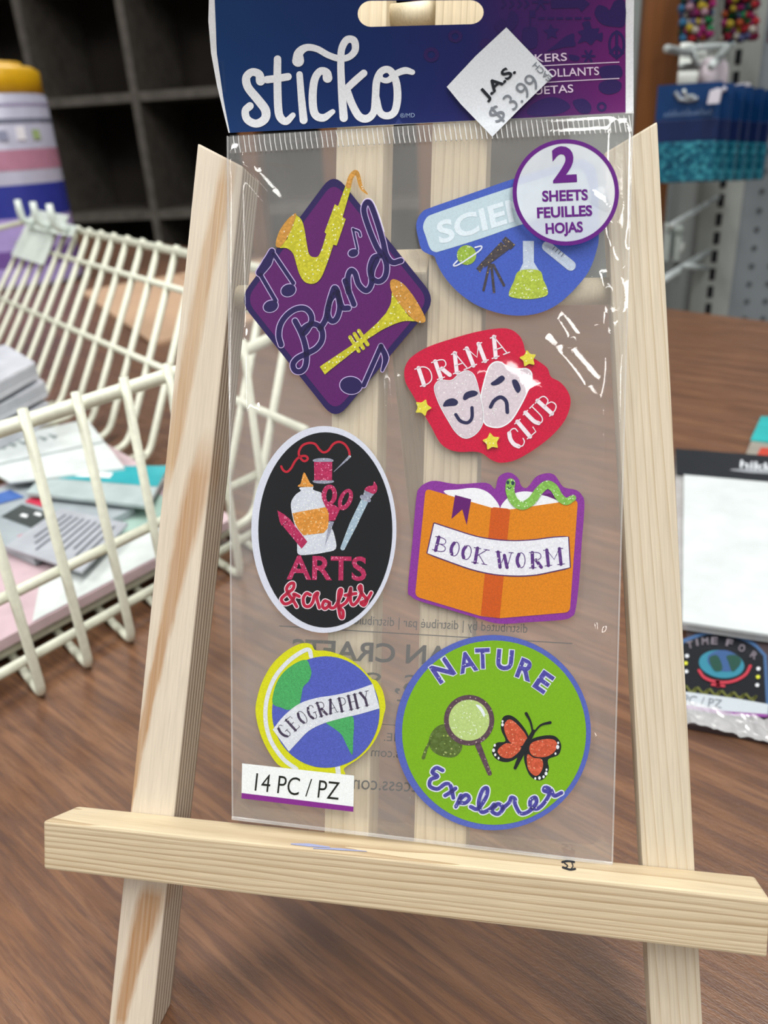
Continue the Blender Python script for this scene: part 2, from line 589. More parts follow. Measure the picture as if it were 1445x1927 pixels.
# hand-drawn slab letters: thick (T) and thin (t) strokes in a unit box, y up
SLAB = {
    'A': [('T', [(0.5, 1), (0.22, 0)]), ('t', [(0.5, 1), (0.86, 0)]), ('t', [(0.3, 0.36), (0.74, 0.36)]), ('t', [(0.02, 0), (0.4, 0)]), ('t', [(0.66, 0), (1.0, 0)]), ('t', [(0.3, 1), (0.62, 1)])],
    'B': [('T', [(0.28, 0), (0.28, 1)]), ('t', [(0.05, 1), (0.55, 1), (0.8, 0.88), (0.78, 0.62), (0.5, 0.53), (0.3, 0.53)]), ('t', [(0.5, 0.53), (0.85, 0.42), (0.9, 0.15), (0.6, 0.0), (0.05, 0)])],
    'C': [('T', [(0.3, 0.9), (0.15, 0.62), (0.17, 0.3), (0.35, 0.08)]), ('t', [(0.85, 0.75), (0.8, 0.95), (0.55, 1.0), (0.3, 0.9)]), ('t', [(0.35, 0.08), (0.6, 0.0), (0.85, 0.12), (0.9, 0.3)])],
    'D': [('T', [(0.28, 0), (0.28, 1)]), ('t', [(0.05, 1), (0.5, 1), (0.8, 0.82), (0.9, 0.5), (0.8, 0.16), (0.5, 0), (0.05, 0)])],
    'E': [('T', [(0.28, 0), (0.28, 1)]), ('t', [(0.05, 1), (0.85, 1), (0.88, 0.8)]), ('t', [(0.28, 0.52), (0.7, 0.52)]), ('t', [(0.05, 0), (0.88, 0), (0.9, 0.22)])],
    'G': [('T', [(0.3, 0.9), (0.14, 0.6), (0.17, 0.3), (0.35, 0.08)]), ('t', [(0.85, 0.78), (0.78, 0.95), (0.55, 1.0), (0.3, 0.9)]), ('t', [(0.35, 0.08), (0.62, 0.0), (0.82, 0.12), (0.82, 0.42)]), ('t', [(0.6, 0.42), (0.98, 0.42)])],
    'H': [('T', [(0.22, 0), (0.22, 1)]), ('T', [(0.78, 0), (0.78, 1)]), ('t', [(0.22, 0.52), (0.78, 0.52)]), ('t', [(0.02, 1), (0.4, 1)]), ('t', [(0.02, 0), (0.4, 0)]), ('t', [(0.6, 1), (0.98, 1)]), ('t', [(0.6, 0), (0.98, 0)])],
    'K': [('T', [(0.25, 0), (0.25, 1)]), ('t', [(0.85, 1), (0.32, 0.5)]), ('t', [(0.4, 0.58), (0.85, 0.0)]), ('t', [(0.04, 1), (0.46, 1)]), ('t', [(0.04, 0), (0.46, 0)]), ('t', [(0.66, 1), (1, 1)]), ('t', [(0.68, 0), (1, 0)])],
    'L': [('T', [(0.3, 0), (0.3, 1)]), ('t', [(0.05, 1), (0.55, 1)]), ('t', [(0.05, 0), (0.85, 0), (0.9, 0.28)])],
    'M': [('T', [(0.2, 0), (0.2, 1)]), ('t', [(0.2, 1), (0.5, 0.35), (0.8, 1)]), ('T', [(0.8, 0), (0.8, 1)]), ('t', [(0.04, 0), (0.36, 0)]), ('t', [(0.64, 0), (0.96, 0)]), ('t', [(0.04, 1), (0.2, 1)]), ('t', [(0.8, 1), (0.96, 1)])],
    'O': [('T', [(0.3, 0.9), (0.16, 0.65), (0.16, 0.35), (0.3, 0.1)]), ('t', [(0.3, 0.9), (0.5, 1), (0.72, 0.9), (0.85, 0.65), (0.85, 0.35), (0.72, 0.1), (0.5, 0), (0.3, 0.1)])],
    'P': [('T', [(0.28, 0), (0.28, 1)]), ('t', [(0.05, 1), (0.55, 1), (0.85, 0.88), (0.85, 0.58), (0.55, 0.46), (0.3, 0.46)]), ('t', [(0.05, 0), (0.5, 0)])],
    'R': [('T', [(0.28, 0), (0.28, 1)]), ('t', [(0.05, 1), (0.55, 1), (0.82, 0.88), (0.82, 0.62), (0.55, 0.5), (0.3, 0.5)]), ('T', [(0.52, 0.5), (0.72, 0.2), (0.85, 0.02)]), ('t', [(0.05, 0), (0.5, 0)])],
    'U': [('T', [(0.22, 1), (0.22, 0.35), (0.34, 0.08)]), ('t', [(0.34, 0.08), (0.52, 0), (0.72, 0.1), (0.8, 0.35), (0.8, 1)]), ('t', [(0.02, 1), (0.42, 1)]), ('t', [(0.62, 1), (0.98, 1)])],
    'W': [('T', [(0.15, 1), (0.3, 0)]), ('t', [(0.3, 0), (0.5, 0.8)]), ('T', [(0.5, 0.8), (0.68, 0)]), ('t', [(0.68, 0), (0.88, 1)]), ('t', [(0.0, 1), (0.32, 1)]), ('t', [(0.74, 1), (1, 1)])],
    'Y': [('T', [(0.18, 1), (0.5, 0.48)]), ('t', [(0.84, 1), (0.5, 0.48)]), ('T', [(0.5, 0.5), (0.5, 0)]), ('t', [(0.02, 1), (0.38, 1)]), ('t', [(0.66, 1), (1, 1)]), ('t', [(0.3, 0), (0.7, 0)])],
}


def slab(art, ch, origin, xv, yv, T, t, h):
    o = np.array(origin, float); xv = np.array(xv, float); yv = np.array(yv, float)
    for kind, pts in SLAB[ch]:
        q = [tuple(o + p[0] * xv + p[1] * yv) for p in pts]
        curve = len(pts) > 2 and ch in 'BCDGOPRU'
        art.stroke(q, T if kind == 'T' else t, h, smooth=curve, n=5)


# ------------------------------------------------------------------ SETTING
def laminate():
    n = NT('walnut_laminate')
    co = n.mapping(n.coord(), (1, 1, 1), rot=(0, 0, math.radians(29)))
    st = n.mapping(co, (9, 150, 1))
    a = n.noise(st, 1.0, 5, 0.62)
    b2 = n.noise(n.mapping(co, (45, 900, 1)), 1.0, 3, 0.6)
    c2 = n.noise(n.mapping(co, (2.2, 9, 1)), 1.0, 3)
    col = n.ramp(a, [(0.3, srgb('#4c3224')), (0.48, srgb('#6c4a35')), (0.7, srgb('#86624a'))])
    col = n.mix(n.math('MULTIPLY', c2, 0.55), col, srgb('#75502f'))
    col = n.mix(n.math('MULTIPLY', n.math('GREATER_THAN', b2, 0.6), 0.35), col, srgb('#3f261d'))
    b3 = n.noise(n.mapping(co, (26, 380, 1), loc=(3.1, 7.7, 0)), 1.0, 4, 0.65)
    col = n.mix(n.ramp(b3, [(0.40, (0.55, 0.55, 0.55, 1)), (0.56, (0, 0, 0, 1))]), col, srgb('#46302a'))
    n.link(col, n.b.inputs['Base Color'])
    n.b.inputs['Roughness'].default_value = 0.40
    n.b.inputs['Specular IOR Level'].default_value = 0.55
    n.bump(n.math('ADD', n.math('MULTIPLY', b2, 0.6), n.noise(n.mapping(co, (700, 2600, 1)), 1.0, 2)), 0.35, 0.0004)
    return n.m


TABLE = laminate()
floor_m = plain('#8b8680', 0.6, gscale=40)
structure(MB().box((-5, -4, -0.05), (5, 6, 0.0)).build('floor', floor_m))
structure(MB().box((-5, 5.0, 0.0), (5, 5.1, CEIL)).build('wall_back', plain('#7b766e', 0.8, gscale=30)))
structure(MB().box((-5.1, -4, 0.0), (-5.0, 5.1, CEIL)).build('wall_left', plain('#8b867e', 0.8, gscale=30)))
structure(MB().box((5.0, -4, 0.0), (5.1, 5.1, CEIL)).build('wall_right', plain('#8b867e', 0.8, gscale=30)))

# display table: far edge runs slantwise behind everything
t = root('display_table', 'brown walnut-grain laminate table top under the wooden easel', 'table', (-0.35, 0.35, 0))
e = np.array([0.792, -0.6105]); nrm = np.array([0.6105, 0.792])
p0 = np.array([-0.899, 1.9334]) + CAMN[:2]
c4 = [p0 + e * 2.0, p0 - e * 1.0, p0 - e * 1.0 - nrm * 2.3, p0 + e * 2.0 - nrm * 2.3]
MB().hexa([(*c4[3], TABLE_Z - 0.03), (*c4[0], TABLE_Z - 0.03), (*c4[1], TABLE_Z - 0.03), (*c4[2], TABLE_Z - 0.03),
           (*c4[3], TABLE_Z), (*c4[0], TABLE_Z), (*c4[1], TABLE_Z), (*c4[2], TABLE_Z)]).build('table_top', TABLE, t)
leg_m = plain('#2b2725', 0.4)
for q in c4:
    ctr = (np.array(q) * 0.94 + np.mean(c4, axis=0) * 0.06)
    MB().tube([(*ctr, 0.0), (*ctr, TABLE_Z - 0.031)], 0.022, 12).build('leg', leg_m, t)

# ------------------------------------------------------------------ EASEL
easel = root('wooden_easel', 'small pale pine table easel with a ledge, holding the sticker pack', 'easel', frame(-0.036, -0.165, D1 + 0.03))


def frame_matrix(p, xd, zd):
    zd = np.array(zd, float); zd /= np.linalg.norm(zd)
    xd = np.array(xd, float); xd -= zd * (xd @ zd); xd /= np.linalg.norm(xd)
    yd = np.cross(zd, xd)
    m = Matrix.Identity(4)
    for i in range(3):
        m[i][0] = xd[i]; m[i][1] = yd[i]; m[i][2] = zd[i]; m[i][3] = p[i]
    return m


def wood_piece(name, corners, mtx, mat, parent, bevel=0.0006, seg=1):
    inv = mtx.inverted()
    c = [tuple(inv @ Vector(map(float, q))) for q in corners]
    return MB().hexa(c).build(name, mat, parent, bevel=bevel, mtx=mtx)


def side_leg(xc, u, dx, half, utop_out, utop_in, outer_left, mat):
    """outer leg: centre line x = xc + dx * (u - u0), slanted top, flat foot on the table"""
    def x_at(uu, s): return xc + dx * (uu - u) + s * half
    pts = {}
    for s in (-1, 1):
        for d in (D1, D1 + 0.0125):
            uz = (ZT + 0.0002 + d * math.sin(LEAN)) / math.cos(LEAN)       # frame u where z is the table
            pts[(s, d, 0)] = frame(x_at(uz, s), uz, d)
            ut = utop_out if (s < 0) == outer_left else utop_in
            pts[(s, d, 1)] = frame(x_at(ut, s), ut, d)
    a, b = D1, D1 + 0.0125
    c = [pts[(-1, a, 0)], pts[(1, a, 0)], pts[(1, b, 0)], pts[(-1, b, 0)], pts[(-1, a, 1)], pts[(1, a, 1)], pts[(1, b, 1)], pts[(-1, b, 1)]]
    zd = dx * XV + UV
    mtx = frame_matrix(frame(x_at(0, 0), 0, D1 + 0.006), XV, zd)
    return wood_piece('leg', c, mtx, mat, easel)


# resin streaks of the left leg: (z start), centres, widths in units of xlen around the bar's middle
st1 = ((-0.015,), (0.10, 0.22, 0.30, 0.38, 0.47, 0.60, 0.68), (0.10, 0.16, 0.17, 0.17, 0.17, 0.18, 0.16), '#b3822f', 0.62, 0.095, 0.017)
st2 = ((-0.118,), (0.02, 0.10, 0.22, 0.36, 0.50, 0.66, 0.80), (0.07, 0.09, 0.11, 0.13, 0.19, 0.25, 0.12), '#a9742a', 0.75, 0.125, 0.017)
st3 = ((-0.172,), (0.28, 0.36, 0.45, 0.58, 0.70), (0.12, 0.16, 0.20, 0.28, 0.24), '#a06a20', 0.85, 0.050, 0.017)
leg_l = pine('pine_streaked', fx=0, fy=560, base='#d2c7b6', streaks=(st1, st2, st3), line='#6b4f36', amp=1.15, wob=0.00012, sharp=-0.9, ph0=0.0062 * 560 + 0.12)  # wide dark rings are side grain and also carry the side face's shade
leg_r = pine('pine_lined', fx=455, fy=0, base='#c8bda8', line='#a58a66', amp=0.6, diag=9)
bar_m = pine('pine_bar', fx=330, fy=120, base='#d8c9ac', line='#a88a62', amp=0.4)
bar_m2 = pine('pine_bar_rough', fx=420, fy=90, base='#d2c2a4', line='#8d7656', amp=0.55, wob=0.0012)
ledge_m = pine('pine_ledge', fx=0, fy=620, base='#c3b497', line='#8f7350', amp=0.75, wob=0.0008, diag=3, sharp=-0.7, ph0=-0.0069 * 620 + 10.1)
dowel_m = pine('pine_dowel', fx=0, fy=0, base='#e6dabd', line='#b89b6c', amp=0.2)

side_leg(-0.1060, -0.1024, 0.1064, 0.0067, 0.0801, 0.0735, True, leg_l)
side_leg(0.0323, -0.0990, -0.0942, 0.0062, 0.0788, 0.0722, False, leg_r)
for x0, x1, mm in ((-0.0557, -0.0434, bar_m), (-0.0313, -0.0176, bar_m2)):
    c = [frame(x, u, d) for u in (-0.1135, 0.1260) for (x, d) in ((x0, D1), (x1, D1), (x1, D1 + 0.0125), (x0, D1 + 0.0125))]
    wood_piece('upright', c, frame_matrix(frame((x0 + x1) / 2, 0, D1 + 0.006), XV, UV), mm, easel)
# ledge
sl = 0.0175
def led(x, du, d): return frame(x, -0.1007 + sl * x + du, d)
T0, T1 = D1 - 0.0105, D1 - 0.00005
c = [led(-0.1330, -0.0139, T0), led(0.0532, -0.0139, T0), led(0.0522, -0.0139, T1), led(-0.1300, -0.0139, T1),
     led(-0.1330, 0, T0), led(0.0532, 0, T0), led(0.0522, 0, T1), led(-0.1290, 0, T1)]
lm = frame_matrix(led(-0.04, -0.007, (T0 + T1) / 2), -NV, XV + sl * UV)
wood_piece('ledge', c, lm, ledge_m, easel, bevel=0.0007)
# dowels
dd = D1 + 0.0064
MB().tube([frame(-0.0436, 0.1108, dd), frame(-0.0310, 0.1108, dd)], 0.0029, 20).build('dowel', dowel_m, easel, smooth=True)
MB().tube([frame(-0.0900, 0.0412, dd), frame(0.0190, 0.0412, dd)], 0.0033, 20).build('dowel', dowel_m, easel, smooth=True)
# rear strut swinging back from the long dowel
piv = frame(-0.0373, 0.0412, D1 + 0.0085)
ang = math.radians(36) - LEAN
ldir = np.array([0, math.sin(ang), -math.cos(ang)])
lnor = np.array([0, math.cos(ang), math.sin(ang)])
ln = (piv[2] - TABLE_Z) / math.cos(ang)
cc = []
for s_ in (0, 1):
    for (sx, sy) in ((-1, -1), (1, -1), (1, 1), (-1, 1)):
        base = piv + sx * 0.0056 * XV + sy * 0.0045 * lnor
        if s_ == 0:
            k = (base[2] - TABLE_Z - 0.0002) / math.cos(ang)
            cc.append(base + ldir * k)
        else:
            cc.append(base - ldir * (0.011 if sy > 0 else 0.0085))
wood_piece('rear_strut', cc, frame_matrix(piv, XV, -ldir), bar_m, easel)
# pen marks on the ledge
ink = plain('#22252b', 0.6); ink2 = plain('#8d93b4', 0.7); ink3 = plain('#8f9a4d', 0.7)


def lt(px, py):                                # photo point on the ledge top
    r = ray(px, py)
    nrm_ = UV - sl * XV
    q = led(0, 0.00012, D1) - CAMN
    return CAMN + r * ((nrm_ @ q) / (nrm_ @ r))


def mark(strokes, mat, surf):
    v = []; f = []
    for pts, wd in strokes:
        a, b = ribbon(crom(pts), wd)
        k = len(v); v += [surf(*p) for p in a]; f += [tuple(i + k for i in q) for q in b]
    return obj('pen_mark', v, f, mat, easel)


mark([([(1058, 1622), (1070, 1620), (1080, 1622)], 4), ([(1059, 1632), (1072, 1636), (1082, 1635)], 4), ([(1062, 1624), (1068, 1629), (1064, 1633)], 2), ([(1076, 1623), (1078, 1630), (1075, 1634)], 2)], ink, lt)
mark([([(548, 1588), (580, 1590), (620, 1594)], [2, 6, 2]), ([(590, 1596), (640, 1598), (690, 1602)], [2, 4, 1])], ink2, lt)


# ------------------------------------------------------------------ STICKER PACK
pack = root('sticker_pack', 'clear hanging pack of school stickers with a blue and purple header, on the easel', 'sticker pack', frame(-0.032, -0.1007, DP))
PX = Crop(0, 0, 1.0)
white = plain('#e9ecf0', 0.55)
MMR = 0.001

# header card: bent sheet with a hang hole
hx0, hx1 = 393.0, 1193.0
def header_grid():
    left = [(402, -70), (397, -30), (393, 0), (392, 40), (397, 100), (408, 160), (420, 210), (430, 250)]
    right = [(1192, -70), (1193, 0), (1192, 80), (1192, 205)]
    bottom = [(430, 250), (560, 244), (700, 237), (860, 229), (1020, 221), (1192, 213)]
    outer = left[:-1] + bottom[:-1] + [(1192, 213)] + right[::-1][1:]
    hole = []
    for k in range(13):
        a = math.pi / 2 + math.pi * k / 12
        hole.append((698 + 25 * math.cos(a), 26 - 24.5 * math.sin(a)))
    for k in range(13):
        a = -math.pi / 2 + math.pi * k / 12
        hole.append((885 + 25 * math.cos(a), 23 - 22.5 * math.sin(a)))
    def dens(lp, st=18):
        out = []
        for i in range(len(lp)):
            a = np.array(lp[i], float); b = np.array(lp[(i + 1) % len(lp)], float)
            m = max(1, int(np.linalg.norm(b - a) / st))
            out += [tuple(a + (b - a) * j / m) for j in range(m)]
        return out
    outer = dens(outer); hole = dens(hole, 12)
    pts = outer + hole
    edges = [(i, (i + 1) % len(outer)) for i in range(len(outer))]
    k0 = len(outer)
    edges += [(k0 + i, k0 + (i + 1) % len(hole)) for i in range(len(hole))]
    for gx in range(410, 1190, 20):
        for gy in range(-60, 240, 14):
            pts.append((gx, gy))
    vs, es, fs, *_ = delaunay_2d_cdt([Vector(p) for p in pts], edges, [], 0, 0.01)
    def inside(p, lp):
        c_ = False
        for i in range(len(lp)):
            (x1, y1), (x2, y2) = lp[i], lp[i - 1]
            if (y1 > p[1]) != (y2 > p[1]) and p[0] < (x2 - x1) * (p[1] - y1) / (y2 - y1) + x1: c_ = not c_
        return c_
    keep = []
    for q in fs:
        m = sum((vs[i] for i in q), Vector((0, 0))) / len(q)
        if inside(m, outer) and not inside(m, hole): keep.append(tuple(q))
    used = sorted({i for q in keep for i in q})
    mp = {a: b for b, a in enumerate(used)}
    return [tuple(vs[i]) for i in used], [tuple(mp[i] for i in q) for q in keep]


hv, hf = header_grid()


def header_mat():
    n = NT('header_print')
    sep = n.add('ShaderNodeSeparateXYZ'); n.link(n.coord(), sep.inputs[0])
    tt = n.math('DIVIDE', n.math('ADD', sep.outputs[0], 0.084), 0.098)
    z = n.math('MULTIPLY', n.math('SUBTRACT', sep.outputs[2], 1.0), -2.2)
    nz = n.noise(n.coord(), 60, 2)
    tt = n.math('ADD', n.math('ADD', tt, n.math('MULTIPLY', z, 0.5)), n.math('MULTIPLY', n.math('SUBTRACT', nz, 0.5), 0.12))
    col = n.ramp(tt, [(0.0, srgb('#06356c')), (0.35, srgb('#082864')), (0.62, srgb('#191e60')), (0.82, srgb('#45175f')), (1.0, srgb('#6a176a'))])
    fine = n.noise(n.coord(), 3500, 2)
    col = n.mix(n.math('MULTIPLY', fine, 0.12), col, (0.02, 0.02, 0.04, 1))
    n.link(col, n.b.inputs['Base Color']); n.b.inputs['Roughness'].default_value = 0.34
    return n.m


HM = header_mat()
n_ = len(hv)
v = [hd(*p, 0.0) for p in hv] + [hd(*p, -0.0003) for p in hv]
f = list(hf) + [tuple(i + n_ for i in q[::-1]) for q in hf]
hdr = obj('header_card', v, f, white, pack, smooth=True)
# printed field: inside the white margins
def in_print(m): return (403 + max(0, m[1] - 100) * 0.2) < m[0] < 1177 and m[1] < 260
pv = [p for p in hv]
def field():
    left = [(411, -70), (404, 0), (408, 100), (421, 190), (433, 252)]
    right = [(1177, -70), (1177, 100), (1178, 213)]
    art = Art(PX, hd)
    rows = 26
    hole = None
    vs = []
    def lx(y): return np.interp(y, [p[1] for p in left], [p[0] for p in left])
    def by(x): return np.interp(x, [433, 700, 1178], [252, 236, 213])
    # same triangles as the card, clamped to the print margins
    out = []
    for (x, y) in hv:
        yy = min(y, by(min(max(x, 433), 1178)) - 0.3)
        xx = min(max(x, lx(yy)), 1177)
        out.append((xx, yy))
    return out
fp = field()
obj('header_print', [hd(*p, 0.00008) for p in fp], hf, HM, hdr, smooth=True)

CH = Crop(380, 0, 3.284)
logo = Art(CH, hd)
L = 0.0002
logo.stroke([(362, 500), (352, 458), (308, 446), (274, 480), (285, 540), (345, 615), (392, 680), (388, 735), (335, 764), (280, 738), (268, 685), (296, 655)], [58, 50, 48, 50, 52, 55, 56, 54, 50, 48, 46, 48], L)
logo.stroke([(467, 365), (466, 480), (470, 650), (482, 722), (520, 750), (562, 712)], [46, 48, 50, 50, 46, 34], L)
logo.stroke([(402, 492), (470, 484), (532, 474)], 46, L)
logo.stroke([(603, 460), (614, 600), (628, 742)], [40, 44, 50], L)
logo.stroke([(776, 482), (768, 448), (728, 442), (694, 500), (684, 615), (698, 705), (750, 728), (808, 690)], [60, 52, 46, 48, 50, 50, 48, 32], L)
logo.stroke([(876, 728), (866, 600), (860, 480), (858, 380), (864, 300), (896, 246), (940, 252), (946, 310), (908, 352), (850, 362), (780, 340), (710, 302), (645, 294), (600, 326), (594, 376)], [52, 48, 46, 44, 44, 46, 46, 44, 40, 40, 40, 40, 44, 56, 74], L)
logo.stroke([(1000, 452), (945, 500), (890, 552)], [44, 46, 44], L)
logo.stroke([(896, 560), (930, 650), (972, 720), (1022, 732), (1062, 690), (1072, 600), (1080, 500), (1110, 440), (1160, 434), (1198, 500), (1208, 600), (1190, 690), (1142, 716), (1098, 690), (1075, 600)], [46, 48, 50, 48, 44, 46, 46, 44, 44, 46, 48, 46, 44, 44, 44], L)
logo.stroke([(1100, 450), (1108, 488), (1150, 496), (1200, 456), (1255, 436), (1300, 446)], [30, 32, 36, 40, 44, 34], L)
logo.build('logo_lettering', plain('#e6e9ee', 0.45), hdr, label='white hand-lettered logo word')
md = Art(CH, hd); text_on(md, '®/MD', (1225, 728), (1315, 724), 26, L); md.build('trademark', plain('#8fa3c6'), hdr)

CK = Crop(780, 0, 3.0104)
h = 0.00014
ICM = plain('#2c1a58', 0.35)
def icon(*shapes):
    a_ = Art(CK, hd)
    for kind, *q in shapes:
        if kind == 'p': a_.poly(q[0], h, q[1] if len(q) > 1 else ())
        else: a_.stroke(q[0], q[1], h, len(q) > 2)
    a_.build('doodle_icon', ICM, hdr)
icon(('p', star(775, 182, 48, -96)))
icon(('p', [(770, 0), (930, 0), (930, -25), (995, 22), (945, 68), (930, 45), (775, 48)]))
for k in range(6): icon(('p', [(700 + k * 52, 98), (738 + k * 52, 97), (738 + k * 52, 110), (700 + k * 52, 111)]))
icon(('p', crom([(1020, 80), (1040, 30), (1085, 40), (1105, 55), (1135, 5), (1190, 10), (1190, 140), (1130, 152), (1060, 135)], True)))
icon(('p', crom([(925, 180), (960, 165), (950, 130), (990, 120), (1005, 160), (1045, 160), (1040, 190), (1065, 185), (1060, 235), (1030, 225), (1000, 255), (970, 235), (925, 245), (945, 205)], True)))
icon(('p', ell(1145, 252, 48, 78), [ell(1145, 252, 34, 60)]), ('s', [(1145, 178), (1145, 330)], 16), ('s', [(1145, 260), (1110, 300)], 16), ('s', [(1145, 260), (1180, 300)], 16))
icon(('p', crom([(610, 180), (625, 155), (680, 155), (695, 180), (690, 265), (620, 268)], True)), ('s', [(655, 160), (655, 60)], 9), ('p', [(652, 62), (685, 55), (685, 100), (652, 96)]))
icon(('p', crom([(750, 290), (800, 250), (850, 210), (900, 190), (905, 225), (910, 260), (850, 268), (790, 282)], True)))
for cx_, cy_, rr in ((985, 318, 34), (715, 12, 44)):
    icon(*[('s', [(cx_ - rr * math.cos(math.radians(a)), cy_ - rr * math.sin(math.radians(a))), (cx_ + rr * math.cos(math.radians(a)), cy_ + rr * math.sin(math.radians(a)))], 13) for a in (0, 60, 120)])
for q_ in ([(1050, 385), (1110, 370), (1165, 375), (1175, 430), (1120, 450), (1060, 440)], [(1050, 470), (1120, 450), (1170, 470), (1160, 515), (1100, 535), (1050, 515)], [(640, 620), (700, 570), (780, 550), (850, 570), (880, 610), (800, 650), (660, 655)], [(900, 570), (960, 560), (1000, 600), (990, 640), (940, 640), (905, 600)], [(875, 310), (930, 320), (925, 345), (885, 340)], [(450, 145), (490, 105), (520, 115), (545, 60), (585, 90), (580, 140), (540, 180), (480, 185)]):
    icon(('p', crom(q_, True)))
icon(('p', ell(1060, 605, 28, 28), [ell(1060, 605, 14, 14)])); icon(('p', ell(230, 205, 40, 36), [ell(230, 205, 20, 18)])); icon(('p', ell(95, 310, 44, 42), [ell(95, 310, 22, 21)]))
icon(('p', ell(405, 250, 34, 34)))
for xx in (500, 545, 590, 630): icon(('s', [(xx, 5), (xx + 14, 22), (xx - 4, 42)], 12, 1))
wt = Art(CK, hd)
h2 = 0.0002
text_on(wt, 'STICKERS', (507, 362), (864, 344), 45, h2, 0.008)
text_on(wt, 'AUTOCOLLANTS', (507, 450), (1046, 424), 46, h2, 0.008)
text_on(wt, 'ETIQUETAS', (513, 547), (900, 523), 45, h2, 0.008)
wt.stroke([(520, 384), (850, 366), (1158, 352)], 5, h2, False); wt.stroke([(520, 482), (850, 460), (1158, 444)], 5, h2, False)
wt.build('header_lettering', plain('#dcc9e0', 0.45), hdr)

# price label, stuck over header and seal
lab_loop = [(520, 155), (786, 432), (600, 612), (440, 775), (262, 590), (182, 492), (345, 318)]
def lab(px, py, h=0.0): return hd(px, py, h + 0.0008)
def dense_poly(loop, st):
    out = []
    for i in range(len(loop)):
        a = np.array(loop[i], float); b = np.array(loop[(i + 1) % len(loop)], float)
        m = max(1, int(np.linalg.norm(b - a) / st))
        out += [tuple(a + (b - a) * j / m) for j in range(m)]
    xs = [p[0] for p in out]; ys = [p[1] for p in out]
    def inside(p):
        c_ = False
        for i in range(len(out)):
            (x1, y1), (x2, y2) = out[i], out[i - 1]
            if (y1 > p[1]) != (y2 > p[1]) and p[0] < (x2 - x1) * (p[1] - y1) / (y2 - y1) + x1: c_ = not c_
        return c_
    pts = list(out); gx = min(xs)
    while gx < max(xs):
        gy = min(ys)
        while gy < max(ys):
            if inside((gx, gy)): pts.append((gx, gy))
            gy += st
        gx += st
    vs, es, fs, *_ = delaunay_2d_cdt([Vector(p) for p in pts], [(i, (i + 1) % len(out)) for i in range(len(out))], [], 1, 0.01)
    return [tuple(v) for v in vs], [tuple(q) for q in fs]
lv, lf = dense_poly(lab_loop, 22)
pl = obj('price_label', [lab(*CK(p), 0.00015) for p in lv], lf, plain('#dfe4ea', 0.6), hdr, smooth=True, label='white diamond price sticker')
hh = 0.0003
jas = Art(CK, lab); text_on(jas, 'J.A.S.', (405, 568), (578, 410), 66, hh, 0.03)
price = Art(CK, lab)
text_on(price, '$', (470, 700), (522, 652), 92, hh, 0.0)
text_on(price, '3.99', (560, 628), (718, 482), 96, hh, -0.005)
text_on(price, 'EACH', (780, 440), (690, 350), 34, hh, 0.012, up=(-0.7, 0.7))
jo = obj('label_initials', jas.v, jas.f, plain('#25282e', 0.6), hdr)
po = obj('label_price', price.v, price.f, plain('#7d838b', 0.6), hdr)
pl.parent = pack; pl.matrix_parent_inverse = world_mat(pack).inverted()
for o_ in (jo, po):
    o_.parent = pl; o_.matrix_parent_inverse = Matrix.Identity(4)

# --- bag films
def film_sheet(name, h_fn, mat, nx, ny, u_hi=0.0806, u_lo=-0.1002):
    xs = np.linspace(0, 1, nx); us = np.linspace(0, 1, ny)
    vv = np.zeros((ny, nx, 3)); 
    for j, b in enumerate(us):
        u = u_lo + (u_hi - u_lo) * b
        x0 = np.interp(b, [0, 1], [-0.0812, -0.0842]); x1 = np.interp(b, [0, 1], [0.0189, 0.0160])
        x = x0 + (x1 - x0) * xs
        hh_ = h_fn(x, np.full_like(x, u))
        sc = 1.0                              # sheet offset straight towards the viewer's side of the frame
        vv[j] = CAMN + x[:, None] * XV + u * UV + (DP - hh_)[:, None] * NV
    vv = vv.reshape(-1, 3)
    ff = []
    for j in range(ny - 1):
        for i in range(nx - 1):
            a = j * nx + i
            ff.append((a, a + 1, a + nx + 1, a + nx))
    return obj(name, vv, ff, mat, pack, smooth=True)


back_film = film('bag_film_back', 0.21, 0.5, 0.12, haze_col=(0.80, 0.79, 0.76, 1), bump=0.25)
front_film = film('bag_film_front', 0.008, 1.0, 0.07, bump=0.05)
film_sheet('bag_back', lambda x, u: np.full_like(x, 0.0002), back_film, 30, 40)

# wrinkles of the front film, as ridges along lines
def fx(p):
    q = pk(*p, 0.003) - CAMN
    return np.array([q[0], q @ UV])

RIDGES = [  # photo points, half width (mm), height (mm)
    ([(432, 292), (468, 316), (500, 352), (545, 400)], 1.9, 1.3),
    ([(474, 322), (482, 305), (502, 300), (555, 307), (620, 320)], 1.5, 1.0),
    ([(1115, 425), (1148, 452), (1166, 500), (1174, 545), (1172, 600), (1168, 650)], 2.4, 1.25),
    ([(1192, 425), (1182, 480), (1174, 520)], 1.2, 0.6),
    ([(975, 605), (1035, 655), (1088, 715), (1125, 775)], 2.8, 1.45),
    ([(1040, 668), (1065, 705), (1095, 750)], 0.9, -0.45),
    ([(890, 680), (955, 715), (1010, 780)], 4.2, 1.5),
    ([(1120, 590), (1145, 625), (1168, 665)], 2.0, 0.95),
    ([(1030, 585), (1058, 620), (1078, 655)], 2.0, 0.9),
    ([(785, 1490), (766, 1525), (746, 1566)], 1.4, 0.7),
    ([(1108, 1168), (1132, 1196), (1152, 1178)], 1.2, 0.6),
    ([(1105, 1378), (1135, 1402), (1154, 1432)], 1.0, 0.5),
    ([(440, 650), (480, 632), (540, 620)], 2.2, 0.7),
    ([(465, 770), (515, 778), (565, 800)], 2.6, 1.0),
    ([(1095, 355), (1130, 380), (1168, 398)], 2.0, 0.9),
    ([(737, 660), (742, 760), (748, 850)], 2.0, 0.7),
    ([(1115, 500), (1130, 530), (1140, 560)], 1.6, 0.7),
]
segs = []
